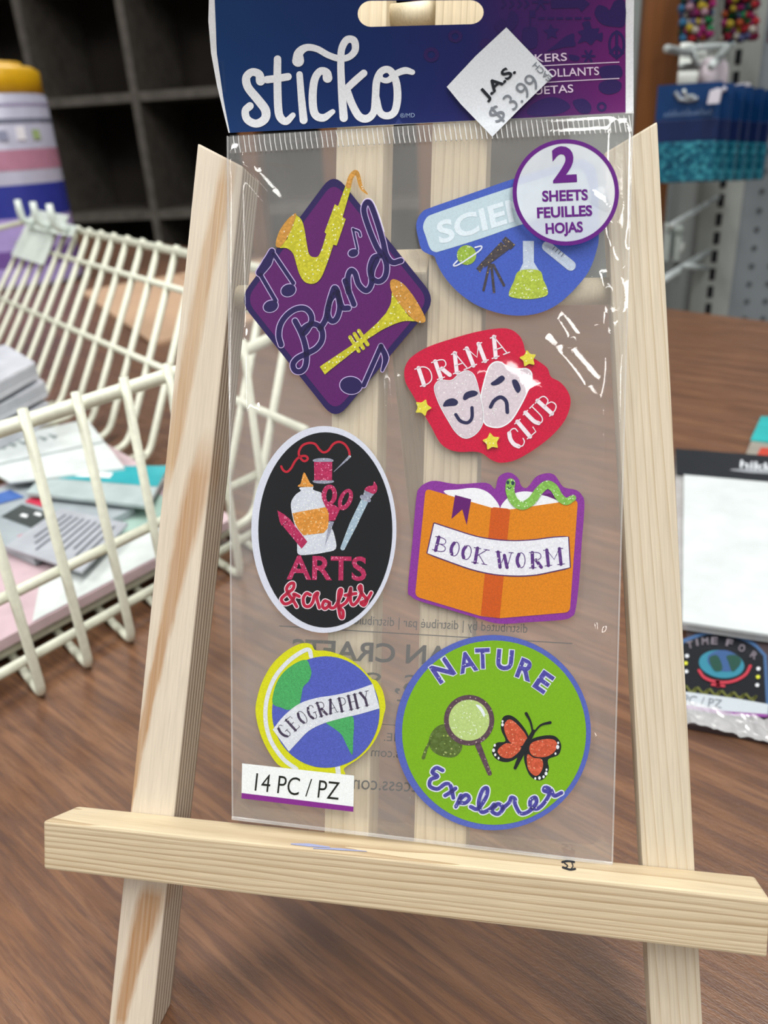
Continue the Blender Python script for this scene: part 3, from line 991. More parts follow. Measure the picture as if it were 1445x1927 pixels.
for pts, wd_, ht_ in RIDGES:
    q = [fx(p) for p in crom(pts, n=5)]
    segs.append((q, wd_ * MMR, ht_ * MMR))
STICK_TOP = 0.0017


def front_h(x, u):
    # the bag bellies a little over the stickers and closes at its edges
    b = (u + 0.1002) / 0.1808
    x0 = -0.0812 - 0.003 * b; x1 = 0.0189 - 0.0029 * b
    s = (x - x0) / (x1 - x0)
    ex = np.clip(np.minimum(s, 1 - s) / 0.06, 0, 1); eu = np.clip(np.minimum(b, 1 - b) / 0.03, 0, 1)
    hgt = 0.0005 + 0.0021 * (ex * ex * (3 - 2 * ex)) * (eu * eu * (3 - 2 * eu))
    for q, wd_, ht_ in segs:
        d2 = np.full_like(x, 1e9)
        n_s = len(q) - 1
        tt = np.zeros_like(x)
        for i in range(n_s):
            a, c_ = q[i], q[i + 1]
            ab = c_ - a
            t_ = np.clip(((x - a[0]) * ab[0] + (u - a[1]) * ab[1]) / (ab @ ab + 1e-12), 0, 1)
            dd_ = (x - a[0] - t_ * ab[0]) ** 2 + (u - a[1] - t_ * ab[1]) ** 2
            m = dd_ < d2
            tt = np.where(m, (i + t_) / n_s, tt)
            d2 = np.minimum(d2, dd_)
        taper = np.clip(np.minimum(tt, 1 - tt) / 0.25, 0.05, 1)
        hgt = hgt + ht_ * np.exp(-d2 / wd_ ** 2) * taper
    return hgt


film_sheet('bag_front', front_h, front_film, 240, 430)
# side seams and folded bottom of the bag
seam_m = film('bag_seam', 0.25, 1.0, 0.1)
for xa, xb in (((-0.0812, -0.0842)), ((0.0189, 0.0160))):
    MB().tube([frame(xa, -0.1002, DP - 0.0005), frame(xb, 0.0806, DP - 0.0005)], 0.00022, 6).build('side_seam', seam_m, pack)
MB().tube([frame(-0.0812, -0.1001, DP - 0.0008), frame(0.0189, -0.1001, DP - 0.0008)], 0.0005, 6).build('bottom_fold', seam_m, pack)

# crimped seal under the header
strip = Art(PX, hd)
strip.poly([(424, 225), (432, 254), (1191, 212), (1192, 200), (1190, 246), (700, 270), (432, 291)][1:3] + [(1190, 247), (820, 266), (433, 289)], -0.0004)
strip.build('seal_strip', film('seal_film', 0.06, 0.8, 0.15), pack)
ribs = MB()
NR = 78
for k in range(NR):
    s = (k + 0.5) / NR
    xt = 434 + (1188 - 434) * s; xb_ = xt + 2
    yt = np.interp(xt, [433, 700, 1178], [256, 241, 217]); yb = np.interp(xt, [433, 700, 1190], [288, 272, 248])
    j = random.uniform(-1.2, 1.2)
    ribs.tube([hd(xt, yt, 0.0004), hd(xt + 2 + j, (yt + yb) / 2, 0.0007), hd(xt + 4 + j * 0.5, yb - 3, 0.0005), hd(xt + 4.3, yb, 0.0006)], [0.00009, 0.00013, 0.00013, 0.00022], 5)
rib_o = ribs.build('crimp_ribs', film('rib_film', 0.85, 1.0, 0.12), pack, smooth=True)
rib_o['kind'] = 'stuff'

# print on the back of the bag, seen from behind (mirrored)
bt = Art(PX, lambda px, py, h: pk(px, py, 0.0001))
text_on(bt, 'distributed by | distribué par | distribuido', (992, 1191), (655, 1174), 17, 0, 0.0)
text_on(bt, 'AMERICAN CRAFTS', (1040, 1262), (548, 1238), 36, 0, 0.02)
text_on(bt, 'S, S', (787, 1303), (687, 1297), 32, 0, 0.0)
text_on(bt, 'T', (772, 1345), (745, 1343), 27, 0, 0.0)
text_on(bt, 'NE.', (758, 1396), (722, 1394), 15, 0, 0.0)
text_on(bt, 's.com', (752, 1426), (698, 1423), 17, 0, 0.0)
text_on(bt, 'success.com', (815, 1492), (655, 1484), 26, 0, 0.0)
bt.stroke([(526, 1178), (700, 1189), (1076, 1211)], 1.8, 0, False)
bt.stroke([(600, 1355), (900, 1375)], 1.6, 0, False)
bt.build('back_print', plain('#2e2b2a', 0.6), pack, label='mirrored black small print on the back film')

# ------------------------------------------------------------------ the stickers
H0, H1 = 0.0007, 0.0012
def layer(k): return H1 + 0.00004 * k
edge_w = plain('#cfd3dc', 0.5)

# Band diamond
C = Crop(430, 300, 3.6125)
dia = [(715, 84), (1415, 957), (726, 1778), (68, 953)]
ctr = np.array([720, 950])
def inset(pts, s): return [tuple(ctr + (np.array(p) - ctr) * s) for p in pts]
band = solid(C, rounded(dia, 120), H0, H1, 'band_sticker', plain('#221150', 0.45), pack, edge=edge_w, label='purple diamond music sticker')
a = Art(C); a.poly(rounded(inset(dia, 0.925), 95), layer(1)); a.poly(crom([(918, 320), (940, 292), (970, 310), (1012, 430), (1050, 555), (1010, 600), (955, 470)], True), layer(0.8)); a.build('inner_field', plain('#570f60', 0.45, grain=0.06), band)
for q_, w_ in (([(900, 310), (930, 274), (972, 285), (1015, 375), (1058, 490)], [6, 14, 22, 20, 6]), ([(196, 772), (255, 690), (288, 610)], [8, 26, 10])):
    wedge = Art(C); wedge.stroke(q_, w_, layer(0.5)); wedge.build('paper_edge', white, band)
YEL = glitter('#bdb814', 0.3, 2200); ORG = glitter('#c0892f', 0.2, 2200)
sax = crom([(455, 372), (495, 410), (515, 470), (530, 560), (546, 640), (575, 664), (612, 655), (640, 590)], n=5) + [(665, 505), (652, 495), (722, 305), (745, 318), (795, 178), (835, 185), (775, 392), (797, 405), (735, 585), (712, 580)] + crom([(700, 620), (665, 720), (632, 798), (595, 838), (550, 845), (510, 825), (478, 770), (455, 690), (435, 635), (395, 603), (345, 597), (400, 540)], n=5)
a = Art(C); a.poly(sax, layer(5)); a.build('saxophone', YEL, band, 'yellow glitter saxophone')
a = Art(C); a.poly(crom([(320, 580), (342, 495), (392, 418), (440, 374), (460, 372), (440, 440), (400, 530), (350, 596)], True), layer(6))
a.stroke([(815, 178), (832, 120), (862, 88), (880, 110), (895, 170), (912, 205), (942, 234)], [38, 36, 34, 28, 26, 22, 10], layer(6)); a.build('saxophone_ends', ORG, band)
a = Art(C); a.poly([(620, 1410), (650, 1388), (850, 1255), (1010, 1112)] + crom([(1070, 1045), (1102, 980), (1110, 905)]) + [(1165, 985), (1225, 1065), (1275, 1098)] + crom([(1275, 1100), (1180, 1102), (1060, 1150), (940, 1225)]) + [(870, 1290), (690, 1432), (655, 1462)], layer(5))
for (x1, y1, x2, y2) in ((826, 1208, 885, 1303), (856, 1186, 915, 1283), (886, 1165, 945, 1258)): a.stroke([(x1, y1), (x2, y2)], 26, layer(5.3), False)
a.build('trumpet', YEL, band, 'yellow glitter trumpet')
a = Art(C); a.poly(crom([(1100, 830), (1130, 815), (1190, 848), (1250, 920), (1300, 1000), (1335, 1070), (1336, 1102), (1310, 1110), (1265, 1096), (1200, 1030), (1140, 950), (1105, 890)], True), layer(6)); a.build('trumpet_bell', ORG, band)
LAV = plain('#bba9d8', 0.45); IND = plain('#20124e', 0.45)
notes = [  # strokes: points, width
    ([(212, 770), (262, 700), (295, 625)], [50, 64, 40]), ([(218, 785), (320, 960)], 26), ([(308, 645), (440, 840)], 26),
    ([(845, 472), (876, 610)], 14), ([(848, 475), (885, 490), (896, 520)], 14),
    ([(1036, 1268), (918, 1535)], 30), ([(1036, 1268), (1068, 1350), (1045, 1435)], [30, 40, 16])]
heads = [(287, 998, 56, 44, -20), (407, 890, 56, 46, -20), (848, 636, 40, 32, -15), (832, 1536, 80, 64, 5)]
word = [
    ([(357, 1260), (342, 1200), (352, 1125), (395, 1060), (455, 1018), (515, 1012), (555, 1045), (565, 1095), (540, 1150), (512, 1182), (500, 1165), (535, 1130), (590, 1120), (632, 1155), (636, 1225), (598, 1282), (535, 1318), (470, 1350), (438, 1392), (452, 1435), (492, 1440), (522, 1405), (530, 1330), (518, 1250), (490, 1172), (452, 1098)], 36),
    ([(622, 1150), (660, 1085), (678, 1000), (700, 920), (720, 872), (735, 900), (690, 960), (675, 1050), (700, 1098), (735, 1080), (756, 1000), (738, 890), (770, 1000), (815, 1010)], 36),
    ([(792, 825), (818, 900), (852, 985)], 36), ([(815, 900), (812, 800), (832, 755), (860, 775), (885, 850), (935, 892), (970, 850), (975, 760), (1010, 680)], 36),
    ([(1030, 655), (985, 670), (962, 740), (975, 805), (1020, 830), (1062, 800), (1075, 730), (1055, 660), (1010, 600), (955, 470), (920, 350), (938, 292), (968, 310), (1012, 430), (1050, 560), (1072, 650), (1115, 700), (1172, 688)], 36)]
for ns, hs in ((notes[0:3], heads[0:2]), (notes[3:5], heads[2:3]), (notes[5:7], heads[3:4])):
    ao = Art(C); ai = Art(C)
    for pts, wd_ in ns:
        o_w = [x + 12 for x in wd_] if isinstance(wd_, list) else wd_ + 12
        ao.stroke(pts, o_w, layer(3)); ai.stroke(pts, wd_, layer(4))
    for (x, y, rx, ry, ro) in hs:
        ao.poly(ell(x, y, rx, ry, ro), layer(3)); ai.poly(ell(x, y, rx - 6, ry - 6, ro), layer(4))
    ao.build('note_outline', LAV, band); ai.build('music_note', IND, band)
ao = Art(C); ai = Art(C)
for pts, wd_ in word:
    ao.stroke(pts, wd_ + 12, layer(3.2)); ai.stroke(pts, wd_, layer(4.2))
ao.build('lettering_outline', LAV, band); ai.build('lettering', IND, band, 'dark script word Band')

# Science
C = Crop(760, 250, 3.284)
sci_l = crom([(76, 580), (85, 530), (115, 487), (165, 462), (400, 380), (690, 280), (1060, 168), (1130, 178), (1180, 220), (1200, 330), (1205, 620), (1192, 720), (1145, 850), (1060, 960), (950, 1060), (830, 1115), (700, 1130), (570, 1110), (440, 1060), (330, 980), (250, 890), (205, 810), (188, 765), (150, 748), (110, 722), (90, 660)], True, 4)
sci = solid(C, sci_l, H0, H1, 'science_sticker', plain('#3f59b4', 0.45, grain=0.06), pack, edge=edge_w, label='blue science sticker')
a = Art(C); a.poly(crom([(118, 580), (140, 525), (190, 498), (430, 415), (680, 332), (1040, 228), (1100, 235), (1130, 290), (1155, 420), (1120, 470), (900, 522), (715, 570), (470, 655), (235, 728), (190, 735), (160, 712), (135, 640)], True, 4), layer(1)); a.build('name_panel', plain('#b9ced6', 0.4), sci)
a = Art(C)
b0 = np.array([222, 690]); b1 = np.array([1075, 425])
text_on(a, 'SCIENCE', b0, b1, 138, layer(2), 0.03, up=(-0.2, -1)); a.build('lettering', plain('#d6e3ea', 0.4), sci)
GRN = glitter('#8fae30', 0.3); DRK = glitter('#3a3238', 0.3, 2600, '#d8a050'); PALE = glitter('#b9c6d8', 0.3); YG = glitter('#a6b833', 0.4)
a = Art(C); a.poly(ell(387, 755, 60, 61), layer(2)); a.build('planet', GRN, sci)
a = Art(C); a.stroke([(440, 708), (478, 700), (470, 725), (400, 775), (330, 818), (306, 818), (330, 790)], 9, layer(3)); a.build('planet_ring', plain('#d5dbea', 0.4), sci)
a = Art(C); a.poly([(447, 838), (485, 792), (503, 808), (470, 862)], layer(2)); a.poly([(480, 800), (600, 672), (650, 720), (500, 832)], layer(2.2)); a.poly([(605, 665), (628, 640), (688, 692), (660, 722), (640, 712)], layer(2.4))
for q in ([(528, 815), (492, 972)], [(540, 815), (557, 982)], [(552, 815), (618, 942)]): a.stroke(q, 16, layer(2), False)
a.build('telescope', DRK, sci)
a = Art(C); a.poly([(735, 668), (803, 668), (803, 800), (835, 852), (714, 852), (736, 805)], layer(2)); a.build('flask_neck', PALE, sci)
a = Art(C); a.poly(crom([(714, 852), (835, 850), (862, 910), (890, 975), (872, 1010), (770, 1028), (668, 1016), (648, 992), (678, 920)], True, 4), layer(2.3)); a.build('flask_liquid', YG, sci)
a = Art(C); a.stroke([(885, 702), (1030, 820)], 64, layer(2), False); a.build('test_tube', PALE, sci)
a = Art(C)
for k in range(4): a.stroke([(918 + k * 18, 722 + k * 14), (932 + k * 18, 704 + k * 14)], 5, layer(2.5), False)
a.build('scale_marks', plain('#5a6078'), sci)['kind'] = 'stuff'

# Drama club
C = Crop(740, 600, 3.8026)
dr = crom([(78, 390), (92, 325), (140, 265), (250, 200), (420, 142), (600, 92), (760, 68), (845, 78), (905, 125), (932, 180), (950, 240), (1020, 290), (1100, 350), (1128, 415), (1190, 450), (1240, 505), (1268, 575), (1258, 655), (1215, 745), (1125, 845), (1000, 940), (875, 1010), (770, 1030), (700, 1008), (640, 965), (580, 950), (470, 952), (390, 930), (330, 880), (270, 770), (200, 650), (130, 530), (90, 460)], True, 4)
drama = solid(C, dr, H0, H1, 'drama_sticker', plain('#c20f3a', 0.4, grain=0.08), pack, edge=plain('#8f1232'), label='red theatre sticker with two masks')
MSK = glitter('#cfc3cb', 0.15)
m1 = crom([(295, 505), (312, 455), (350, 440), (420, 440), (478, 388), (530, 373), (570, 395), (592, 440), (615, 530), (640, 650), (640, 740), (600, 812), (540, 850), (490, 845), (440, 800), (390, 720), (330, 610)], True, 4)
m2 = crom([(725, 310), (772, 312), (820, 345), (880, 362), (945, 355), (985, 380), (990, 430), (960, 520), (900, 640), (840, 730), (765, 775), (690, 770), (650, 740), (635, 650), (627, 560), (650, 450), (682, 350)], True, 4)
a = Art(C)
for m_, k in ((m1, 2), (m2, 1.6)):
    a.stroke(m_ + [m_[0]], 9, layer(k), False)
a.build('mask_outline', white, drama)
a = Art(C); a.poly(m1, layer(2)); a.build('mask', MSK, drama, 'smiling mask'); a = Art(C); a.poly(m2, layer(1.5)); a.build('mask', MSK, drama, 'sad mask')
a = Art(C)
k = layer(3)
a.poly(crom([(356, 625), (375, 585), (425, 568), (462, 590), (450, 618), (400, 625)], True), k); a.poly(crom([(498, 570), (515, 530), (570, 512), (605, 528), (590, 550), (545, 565), (515, 582)], True), k)
a.stroke([(447, 686), (480, 730), (530, 743), (562, 708), (563, 636)], 24, k)
a.poly(crom([(697, 462), (725, 440), (775, 405), (798, 430), (760, 465), (715, 477)], True), k); a.poly(crom([(850, 440), (885, 440), (912, 500), (890, 530), (862, 490)], True), k)
a.stroke([(696, 630), (722, 585), (768, 560), (808, 592), (816, 668)], 26, k)
a.build('mask_features', plain('#26264c', 0.4), drama)
GOLD = glitter('#d9cf3a', 0.3)
for (x, y, r_, ro) in ((965, 285, 66, -100), (212, 635, 66, -70), (702, 878, 68, -100)):
    a = Art(C)
    s_ = star(x, y, r_, ro, 5, 0.55); p_, t_ = tri_poly([rounded(s_, 12, 3)])
    k0 = len(a.v); nn = len(p_)
    a.v += [pk(*C(p), layer(14)) for p in p_] + [pk(*C(p), layer(0)) for p in p_]
    a.f += [tuple(i + k0 for i in q) for q in t_] + [(k0 + i, k0 + (i + 1) % nn, k0 + nn + (i + 1) % nn, k0 + nn + i) for i in range(nn)]
    a.build('star', GOLD, drama)
a = Art(C)
def run(art, letters, T, t, h):
    for ch, o_, w_, hgt, deg in letters:
        c_, s_ = math.cos(math.radians(deg)), math.sin(math.radians(deg))
        slab(art, ch, o_, (w_ * c_, w_ * s_), (hgt * s_, -hgt * c_), T, t, h)
run(a, [('D', (188, 484), 120, 128, -18), ('R', (310, 436), 118, 128, -19), ('A', (428, 394), 128, 135, -21), ('M', (545, 345), 150, 132, -21), ('A', (705, 285), 135, 142, -20)], 29, 8, layer(3))
run(a, [('C', (872, 942), 105, 140, -33), ('L', (955, 862), 100, 140, -40), ('U', (1020, 780), 110, 130, -45), ('B', (1115, 700), 105, 138, -48)], 30, 8, layer(3))
a.build('lettering', plain('#e8dfe6', 0.4), drama)

# Arts & crafts
C = Crop(460, 790, 4.7)
arts = solid(C, ell(702, 970, 642, 915, 0, 72), H0, H1, 'crafts_sticker', plain('#cfd4e2', 0.45), pack, edge=edge_w, label='black oval craft sticker with white rim')
a = Art(C); a.poly(ell(715, 974, 593, 864, 0, 72), layer(1)); a.build('inner_field', plain('#0d0d0f', 0.4), arts)
MAG = glitter('#ac1450', 0.6, 2400, '#ff9ad0'); SIL = glitter('#8f93a6', 0.4); WGL = glitter('#c9cfda', 0.7); OGL = glitter('#d08a2c', 0.6, 2400, '#ffe0b0'); BGL = glitter('#9db4c4', 0.5)
a = Art(C); a.stroke([(325, 412), (342, 445), (375, 460), (412, 428), (450, 362), (492, 326), (540, 320), (560, 345), (530, 366), (496, 340), (480, 290), (510, 230), (570, 205), (625, 215), (665, 265), (700, 288), (742, 270), (785, 215), (835, 195), (885, 215), (920, 265), (930, 310)], 20, layer(2)); a.build('thread', plain('#b81c30', 0.4), arts)
a = Art(C); a.stroke([(930, 325), (905, 350), (790, 460)], [24, 20, 3], layer(3)); a.build('needle', SIL, arts)
for q_, k_ in ((ell(695, 360, 92, 22), 3), (ell(697, 545, 95, 20), 2)):
    a = Art(C); a.poly(q_, layer(k_)); a.build('spool_end', SIL, arts)
a = Art(C); a.poly([(615, 372), (776, 372), (774, 535), (617, 535)], layer(3.4)); a.build('spool_thread', MAG, arts)
a = Art(C); a.poly(crom([(485, 602), (545, 594), (607, 590), (610, 620), (690, 655), (732, 770), (742, 900), (775, 965), (795, 1020), (808, 1140), (700, 1175), (580, 1192), (478, 1190), (465, 1110), (460, 990), (430, 880), (410, 760), (425, 700), (460, 655), (498, 628)], True, 4), layer(2)); a.build('glue_bottle', WGL, arts)
a = Art(C); a.poly([(425, 826), (560, 800), (730, 770), (748, 850), (738, 955), (700, 1000), (520, 1022), (472, 960), (440, 900)], layer(3)); a.build('glue_label', OGL, arts); a = Art(C); a.poly(crom([(525, 465), (560, 520), (583, 562), (604, 575), (598, 592), (480, 592), (480, 575), (498, 560)], True, 3), layer(3)); a.build('glue_cap', OGL, arts)
a = Art(C)
o1 = ell(750, 665, 68, 92, 4); a.poly(o1, layer(4), [ell(750, 668, 27, 58, 6, 30)])
o2 = ell(893, 705, 58, 100, 24); a.poly(o2, layer(4.2), [ell(893, 700, 22, 62, 24, 30)])
a.poly([(700, 735), (760, 745), (800, 755), (845, 790), (800, 890), (745, 895), (745, 820)], layer(4.4)); a.build('scissor_handles', MAG, arts)
a = Art(C); a.poly([(748, 896), (792, 902), (770, 960), (712, 1112)], layer(4.4)); a.build('scissor_blade', SIL, arts)
a = Art(C); a.stroke([(1060, 722), (960, 930), (868, 1135)], [66, 66, 40], layer(2)); a.build('brush_handle', BGL, arts)
a = Art(C); a.stroke([(1038, 682), (1100, 712)], 36, layer(3), False); a.poly([(1062, 622), (1150, 652), (1106, 705), (1050, 668)], layer(2.6)); a.build('brush_ferrule', SIL, arts)
a = Art(C); a.poly(crom([(1062, 618), (1090, 588), (1135, 580), (1146, 545), (1174, 590), (1168, 635), (1140, 655), (1100, 640)], True, 4), layer(3)); a.build('brush_tip', MAG, arts); a = Art(C); a.poly([(290, 800), (355, 838), (402, 878), (330, 938), (312, 905)], layer(3)); a.poly([(338, 938), (402, 880), (556, 1078), (505, 1140)], layer(3)); a.build('crayon', MAG, arts)
a = Art(C); text_on(a, 'ARTS', (372, 1412), (1076, 1424), 212, layer(3), 0.022); a.build('lettering', MAG, arts)
scr = [[(462, 1652), (432, 1600), (398, 1555), (372, 1495), (402, 1450), (436, 1448), (428, 1495), (370, 1540), (326, 1588), (358, 1628), (412, 1608), (440, 1565), (436, 1540), (484, 1562)],
       [(582, 1548), (548, 1536), (520, 1580), (530, 1640), (570, 1650), (602, 1615), (622, 1548), (650, 1532), (640, 1575), (662, 1662)],
       [(742, 1612), (708, 1602), (690, 1645), (712, 1670), (746, 1640), (752, 1612), (758, 1658), (800, 1655), (846, 1570), (860, 1505), (836, 1515), (830, 1620), (845, 1735), (870, 1748), (870, 1690), (838, 1660), (905, 1605), (940, 1490)],
       [(940, 1490), (938, 1600), (962, 1638), (1005, 1595), (1032, 1530), (1030, 1468), (1012, 1490), (1050, 1550), (1082, 1595), (1058, 1640), (1030, 1618), (1085, 1588), (1120, 1530)], [(890, 1552), (985, 1536)]]
ao = Art(C); ai = Art(C)
for s_ in scr: ao.stroke(s_, 44, layer(2)); ai.stroke(s_, 28, layer(3))
ao.build('script_outline', plain('#e3d3dc', 0.4), arts); ai.build('script_lettering', plain('#b2163a', 0.4), arts)

# Book worm
C = Crop(750, 870, 3.9054)
bw = crom([(68, 930), (100, 600), (130, 260), (152, 190), (205, 150), (275, 136), (430, 160), (640, 150), (700, 192), (716, 180), (732, 112), (782, 78), (832, 80), (880, 120), (900, 170), (930, 190), (960, 170), (1012, 105), (1090, 80), (1150, 97), (1210, 180), (1300, 202), (1345, 240), (1366, 315), (1345, 600), (1328, 860), (1300, 1085), (1270, 1135), (1200, 1158), (960, 1175), (740, 1186), (580, 1145), (360, 1080), (150, 1018), (90, 982)], True, 4)
book = solid(C, bw, H0, H1, 'book_sticker', plain('#823094', 0.45, grain=0.08), pack, edge=edge_w, label='orange book sticker with a green worm')
a = Art(C); a.poly(crom([(330, 213), (430, 200), (540, 188), (620, 202), (690, 250), (740, 340), (600, 330), (440, 280)], True, 4), layer(1)); a.build('page', plain('#e6e9ee', 0.4), book); a = Art(C); a.poly(crom([(748, 335), (800, 262), (870, 222), (960, 215), (1070, 245), (1195, 285), (1000, 330), (820, 350)], True, 4), layer(1)); a.build('page', plain('#e6e9ee', 0.4), book)
a = Art(C); a.poly(rounded([(120, 985), (198, 192), (690, 336), (822, 346), (1318, 274), (1258, 1102), (742, 1146), (602, 1130)], [40, 40, 6, 10, 40, 40, 10, 10]), layer(2)); a.build('book_cover', plain('#d27f08', 0.45, grain=0.06), book)
a = Art(C); a.poly([(1062, 238), (1110, 226), (1165, 262), (1180, 285)], layer(1.2)); a.build('page_purple_print', plain('#5c1068', 0.45), book); a = Art(C); a.poly([(415, 240), (533, 272), (500, 460), (468, 345), (388, 416)], layer(3)); a.build('bookmark', plain('#5c1068', 0.45), book)  # small purple bit of page print, then the bookmark
a = Art(C); a.poly([(680, 338), (700, 330), (800, 340), (820, 352), (742, 1146), (604, 1126)], layer(3)); a.build('spine', plain('#c2540a', 0.45, grain=0.06), book)
top = [(262, 450), (400, 495), (560, 545), (700, 570), (850, 580), (1000, 572), (1130, 555), (1245, 548)]
bot = [(1258, 772), (1130, 800), (1000, 825), (860, 832), (700, 820), (540, 785), (380, 730), (212, 668)]
lb = crom(top, n=4) + crom(bot, n=4)
a = Art(C); a.stroke(lb + [lb[0]], 16, layer(4), False); a.build('label_outline', plain('#4a1a64', 0.4), book)
a = Art(C); a.poly(lb, layer(5)); a.build('title_label', glitter('#dfe2ea', 0.4), book)
a = Art(C)
run(a, [('B', (243, 640), 105, 100, 14), ('O', (366, 680), 78, 104, 12), ('O', (452, 706), 82, 104, 11), ('K', (532, 732), 118, 108, 10), ('W', (705, 768), 135, 110, 3), ('O', (860, 775), 80, 110, 0), ('R', (955, 776), 110, 112, -2), ('M', (1070, 762), 155, 115, -6)], 24, 6, layer(6))
a.build('lettering', glitter('#54267a', 0.15), book)
a = Art(C); a.stroke([(823, 152), (818, 200), (834, 260), (870, 305), (920, 316), (980, 280), (1030, 212), (1088, 165), (1140, 188), (1180, 252), (1230, 288), (1282, 262)], [68, 66, 62, 62, 64, 64, 62, 62, 62, 58, 54, 46], layer(5)); a.build('worm', glitter('#7db548', 0.4), book)
a = Art(C); a.poly(ell(803, 148, 11, 14), layer(6)); a.poly(ell(839, 152, 12, 15), layer(6)); a.stroke([(803, 180), (814, 194), (827, 182)], 6, layer(6)); a.build('worm_face', plain('#22394a'), book)

# Geography
C = Crop(440, 1140, 4.25)
ge = crom([(174, 860), (185, 740), (230, 600), (312, 460), (420, 360), (520, 307), (582, 298), (626, 315), (652, 355), (740, 360), (860, 395), (980, 460), (1080, 560), (1110, 588), (1142, 602), (1190, 680), (1213, 800), (1200, 870), (1170, 990), (1100, 1120), (1000, 1220), (882, 1300), (886, 1352), (720, 1350), (560, 1322), (380, 1290), (280, 1170), (210, 1020)], True, 4)
geo = solid(C, ge, H0, H1, 'geography_sticker', plain('#cfd006', 0.45, grain=0.05), pack, edge=plain('#b9b512'), label='yellow-edged globe sticker')
WG = glitter('#d5dae2', 0.4)
a = Art(C); a.stroke([(830, 1290), (836, 1348)], 40, layer(1), False); a.build('globe_foot', WG, geo)
a = Art(C); a.stroke([(618, 405), (600, 352), (540, 370), (430, 450), (330, 570), (270, 720), (252, 860), (266, 990), (312, 1110), (400, 1230), (500, 1305)], 34, layer(1)); a.build('globe_arm', WG, geo)
a = Art(C); a.poly(ell(735, 850, 430, 446, 0, 64), layer(2)); a.build('ocean', plain('#4d5ab4', 0.45, grain=0.08), geo)
a = Art(C); a.poly(crom([(580, 433), (610, 490), (620, 540), (600, 600), (555, 650), (540, 720), (520, 790), (440, 832), (380, 815), (312, 785), (316, 700), (350, 600), (410, 520), (500, 455)], True, 4), layer(3)); a.build('continent', plain('#45a35c', 0.45, grain=0.1), geo); a = Art(C); a.poly(crom([(735, 930), (800, 890), (940, 880), (960, 950), (955, 1050), (950, 1178), (936, 1180), (900, 1110), (860, 1030), (800, 980)], True, 4), layer(3)); a.build('continent', plain('#45a35c', 0.45, grain=0.1), geo)
bt_ = crom([(310, 990), (400, 880), (520, 785), (660, 737), (800, 715), (950, 680), (1112, 625)], n=4)
bb_ = crom([(1166, 820), (1000, 868), (880, 895), (720, 940), (600, 1000), (510, 1090), (440, 1166)], n=4)
a = Art(C); a.poly(bt_ + bb_, layer(4)); a.build('banner', WG, geo)
a = Art(C)
run(a, [('G', (418, 1068), 70, 115, -47), ('E', (478, 1010), 74, 112, -42), ('O', (548, 955), 70, 108, -33), ('G', (614, 918), 72, 112, -24), ('R', (680, 890), 78, 112, -18), ('A', (755, 866), 84, 108, -13), ('P', (846, 850), 72, 108, -13), ('H', (920, 834), 92, 112, -13), ('Y', (1024, 808), 84, 112, -15)], 20, 5, layer(5))
a.build('lettering', glitter('#3a2c48', 0.15), geo)

# Nature explorer
C = Crop(730, 1180, 3.2111)
nat = solid(C, ell(634, 638, 592, 590, 0, 72), H0, H1, 'nature_sticker', plain('#5060b4', 0.45, grain=0.06), pack, edge=edge_w, label='round green nature sticker with blue rim')
a = Art(C); a.poly(ell(641, 638, 556, 557, 0, 72), layer(1)); a.build('inner_field', plain('#77ac06', 0.45, grain=0.04), nat)
ao = Art(C); ai = Art(C)
for ch, (x, y), deg, wd_ in (('N', (330, 262), -34, 118), ('A', (478, 212), -13, 112), ('T', (572, 190), -2, 88), ('U', (706, 198), 5, 102), ('R', (834, 258), 21, 100), ('E', (940, 332), 35, 84)):
    c_, s_ = math.cos(math.radians(deg)), math.sin(math.radians(deg))
    xv_ = np.array([c_, s_]); yv_ = np.array([s_, -c_]); cap = 124
    o_ = np.array([x, y]) - yv_ * cap / 2
    for art, b_, kk, ex in ((ao, 0.075, 2, 10), (ai, 0.03, 3, 0)):
        text_on(art, ch, o_ - xv_ * (wd_ + ex) / 2 - yv_ * ex / 2, o_ + xv_ * (wd_ + ex) / 2 - yv_ * ex / 2, cap + ex, layer(kk), b_)
ao.build('lettering_outline', plain('#d5dcea', 0.4), nat); ai.build('lettering', glitter('#47409e', 0.15), nat)
a = Art(C); a.poly(crom([(246, 700), (262, 640), (312, 592), (380, 600), (440, 690), (446, 740), (402, 785), (330, 782), (272, 752)], True, 4), layer(2)); a.stroke([(255, 690), (232, 735), (214, 790)], [14, 18, 22], layer(2)); a.build('leaf', glitter('#51661f', 0.3, 1800, '#b8c060'), nat)
a = Art(C); a.poly(ell(490, 563, 152, 153), layer(3), [ell(490, 563, 121, 122)]); a.stroke([(545, 715), (614, 885)], [36, 26], layer(3), False); a.build('magnifier', glitter('#553a48', 0.3, 2600, '#d8b0c0'), nat)
a = Art(C); a.poly(ell(490, 563, 123, 124), layer(3.2)); a.build('lens', glitter('#b4cc7c', 0.35), nat)
a = Art(C); a.poly(crom([(530, 470), (560, 478), (585, 520), (580, 545), (560, 510)], True), layer(3.6)); a.build('lens_highlight_print', plain('#dfe8ee'), nat)
BLK = plain('#16181c', 0.4)
wings = [crom([(852, 668), (805, 585), (745, 535), (695, 545), (682, 615), (710, 688), (655, 700), (628, 755), (660, 802), (722, 816), (782, 788), (822, 730)], True, 4), crom([(862, 682), (940, 656), (1010, 660), (1046, 710), (1030, 772), (968, 800), (972, 860), (945, 915), (900, 926), (852, 890), (822, 800), (832, 745)], True, 4)]
a = Art(C)
for w_ in wings: a.poly(w_, layer(2))
a.stroke([(880, 630), (820, 740), (768, 852)], [22, 36, 18], layer(5)); a.stroke([(876, 640), (862, 575), (835, 522)], [10, 12, 18], layer(5)); a.stroke([(886, 632), (925, 592), (980, 577)], [10, 12, 18], layer(5)); a.build('butterfly_body', BLK, nat)
a = Art(C)
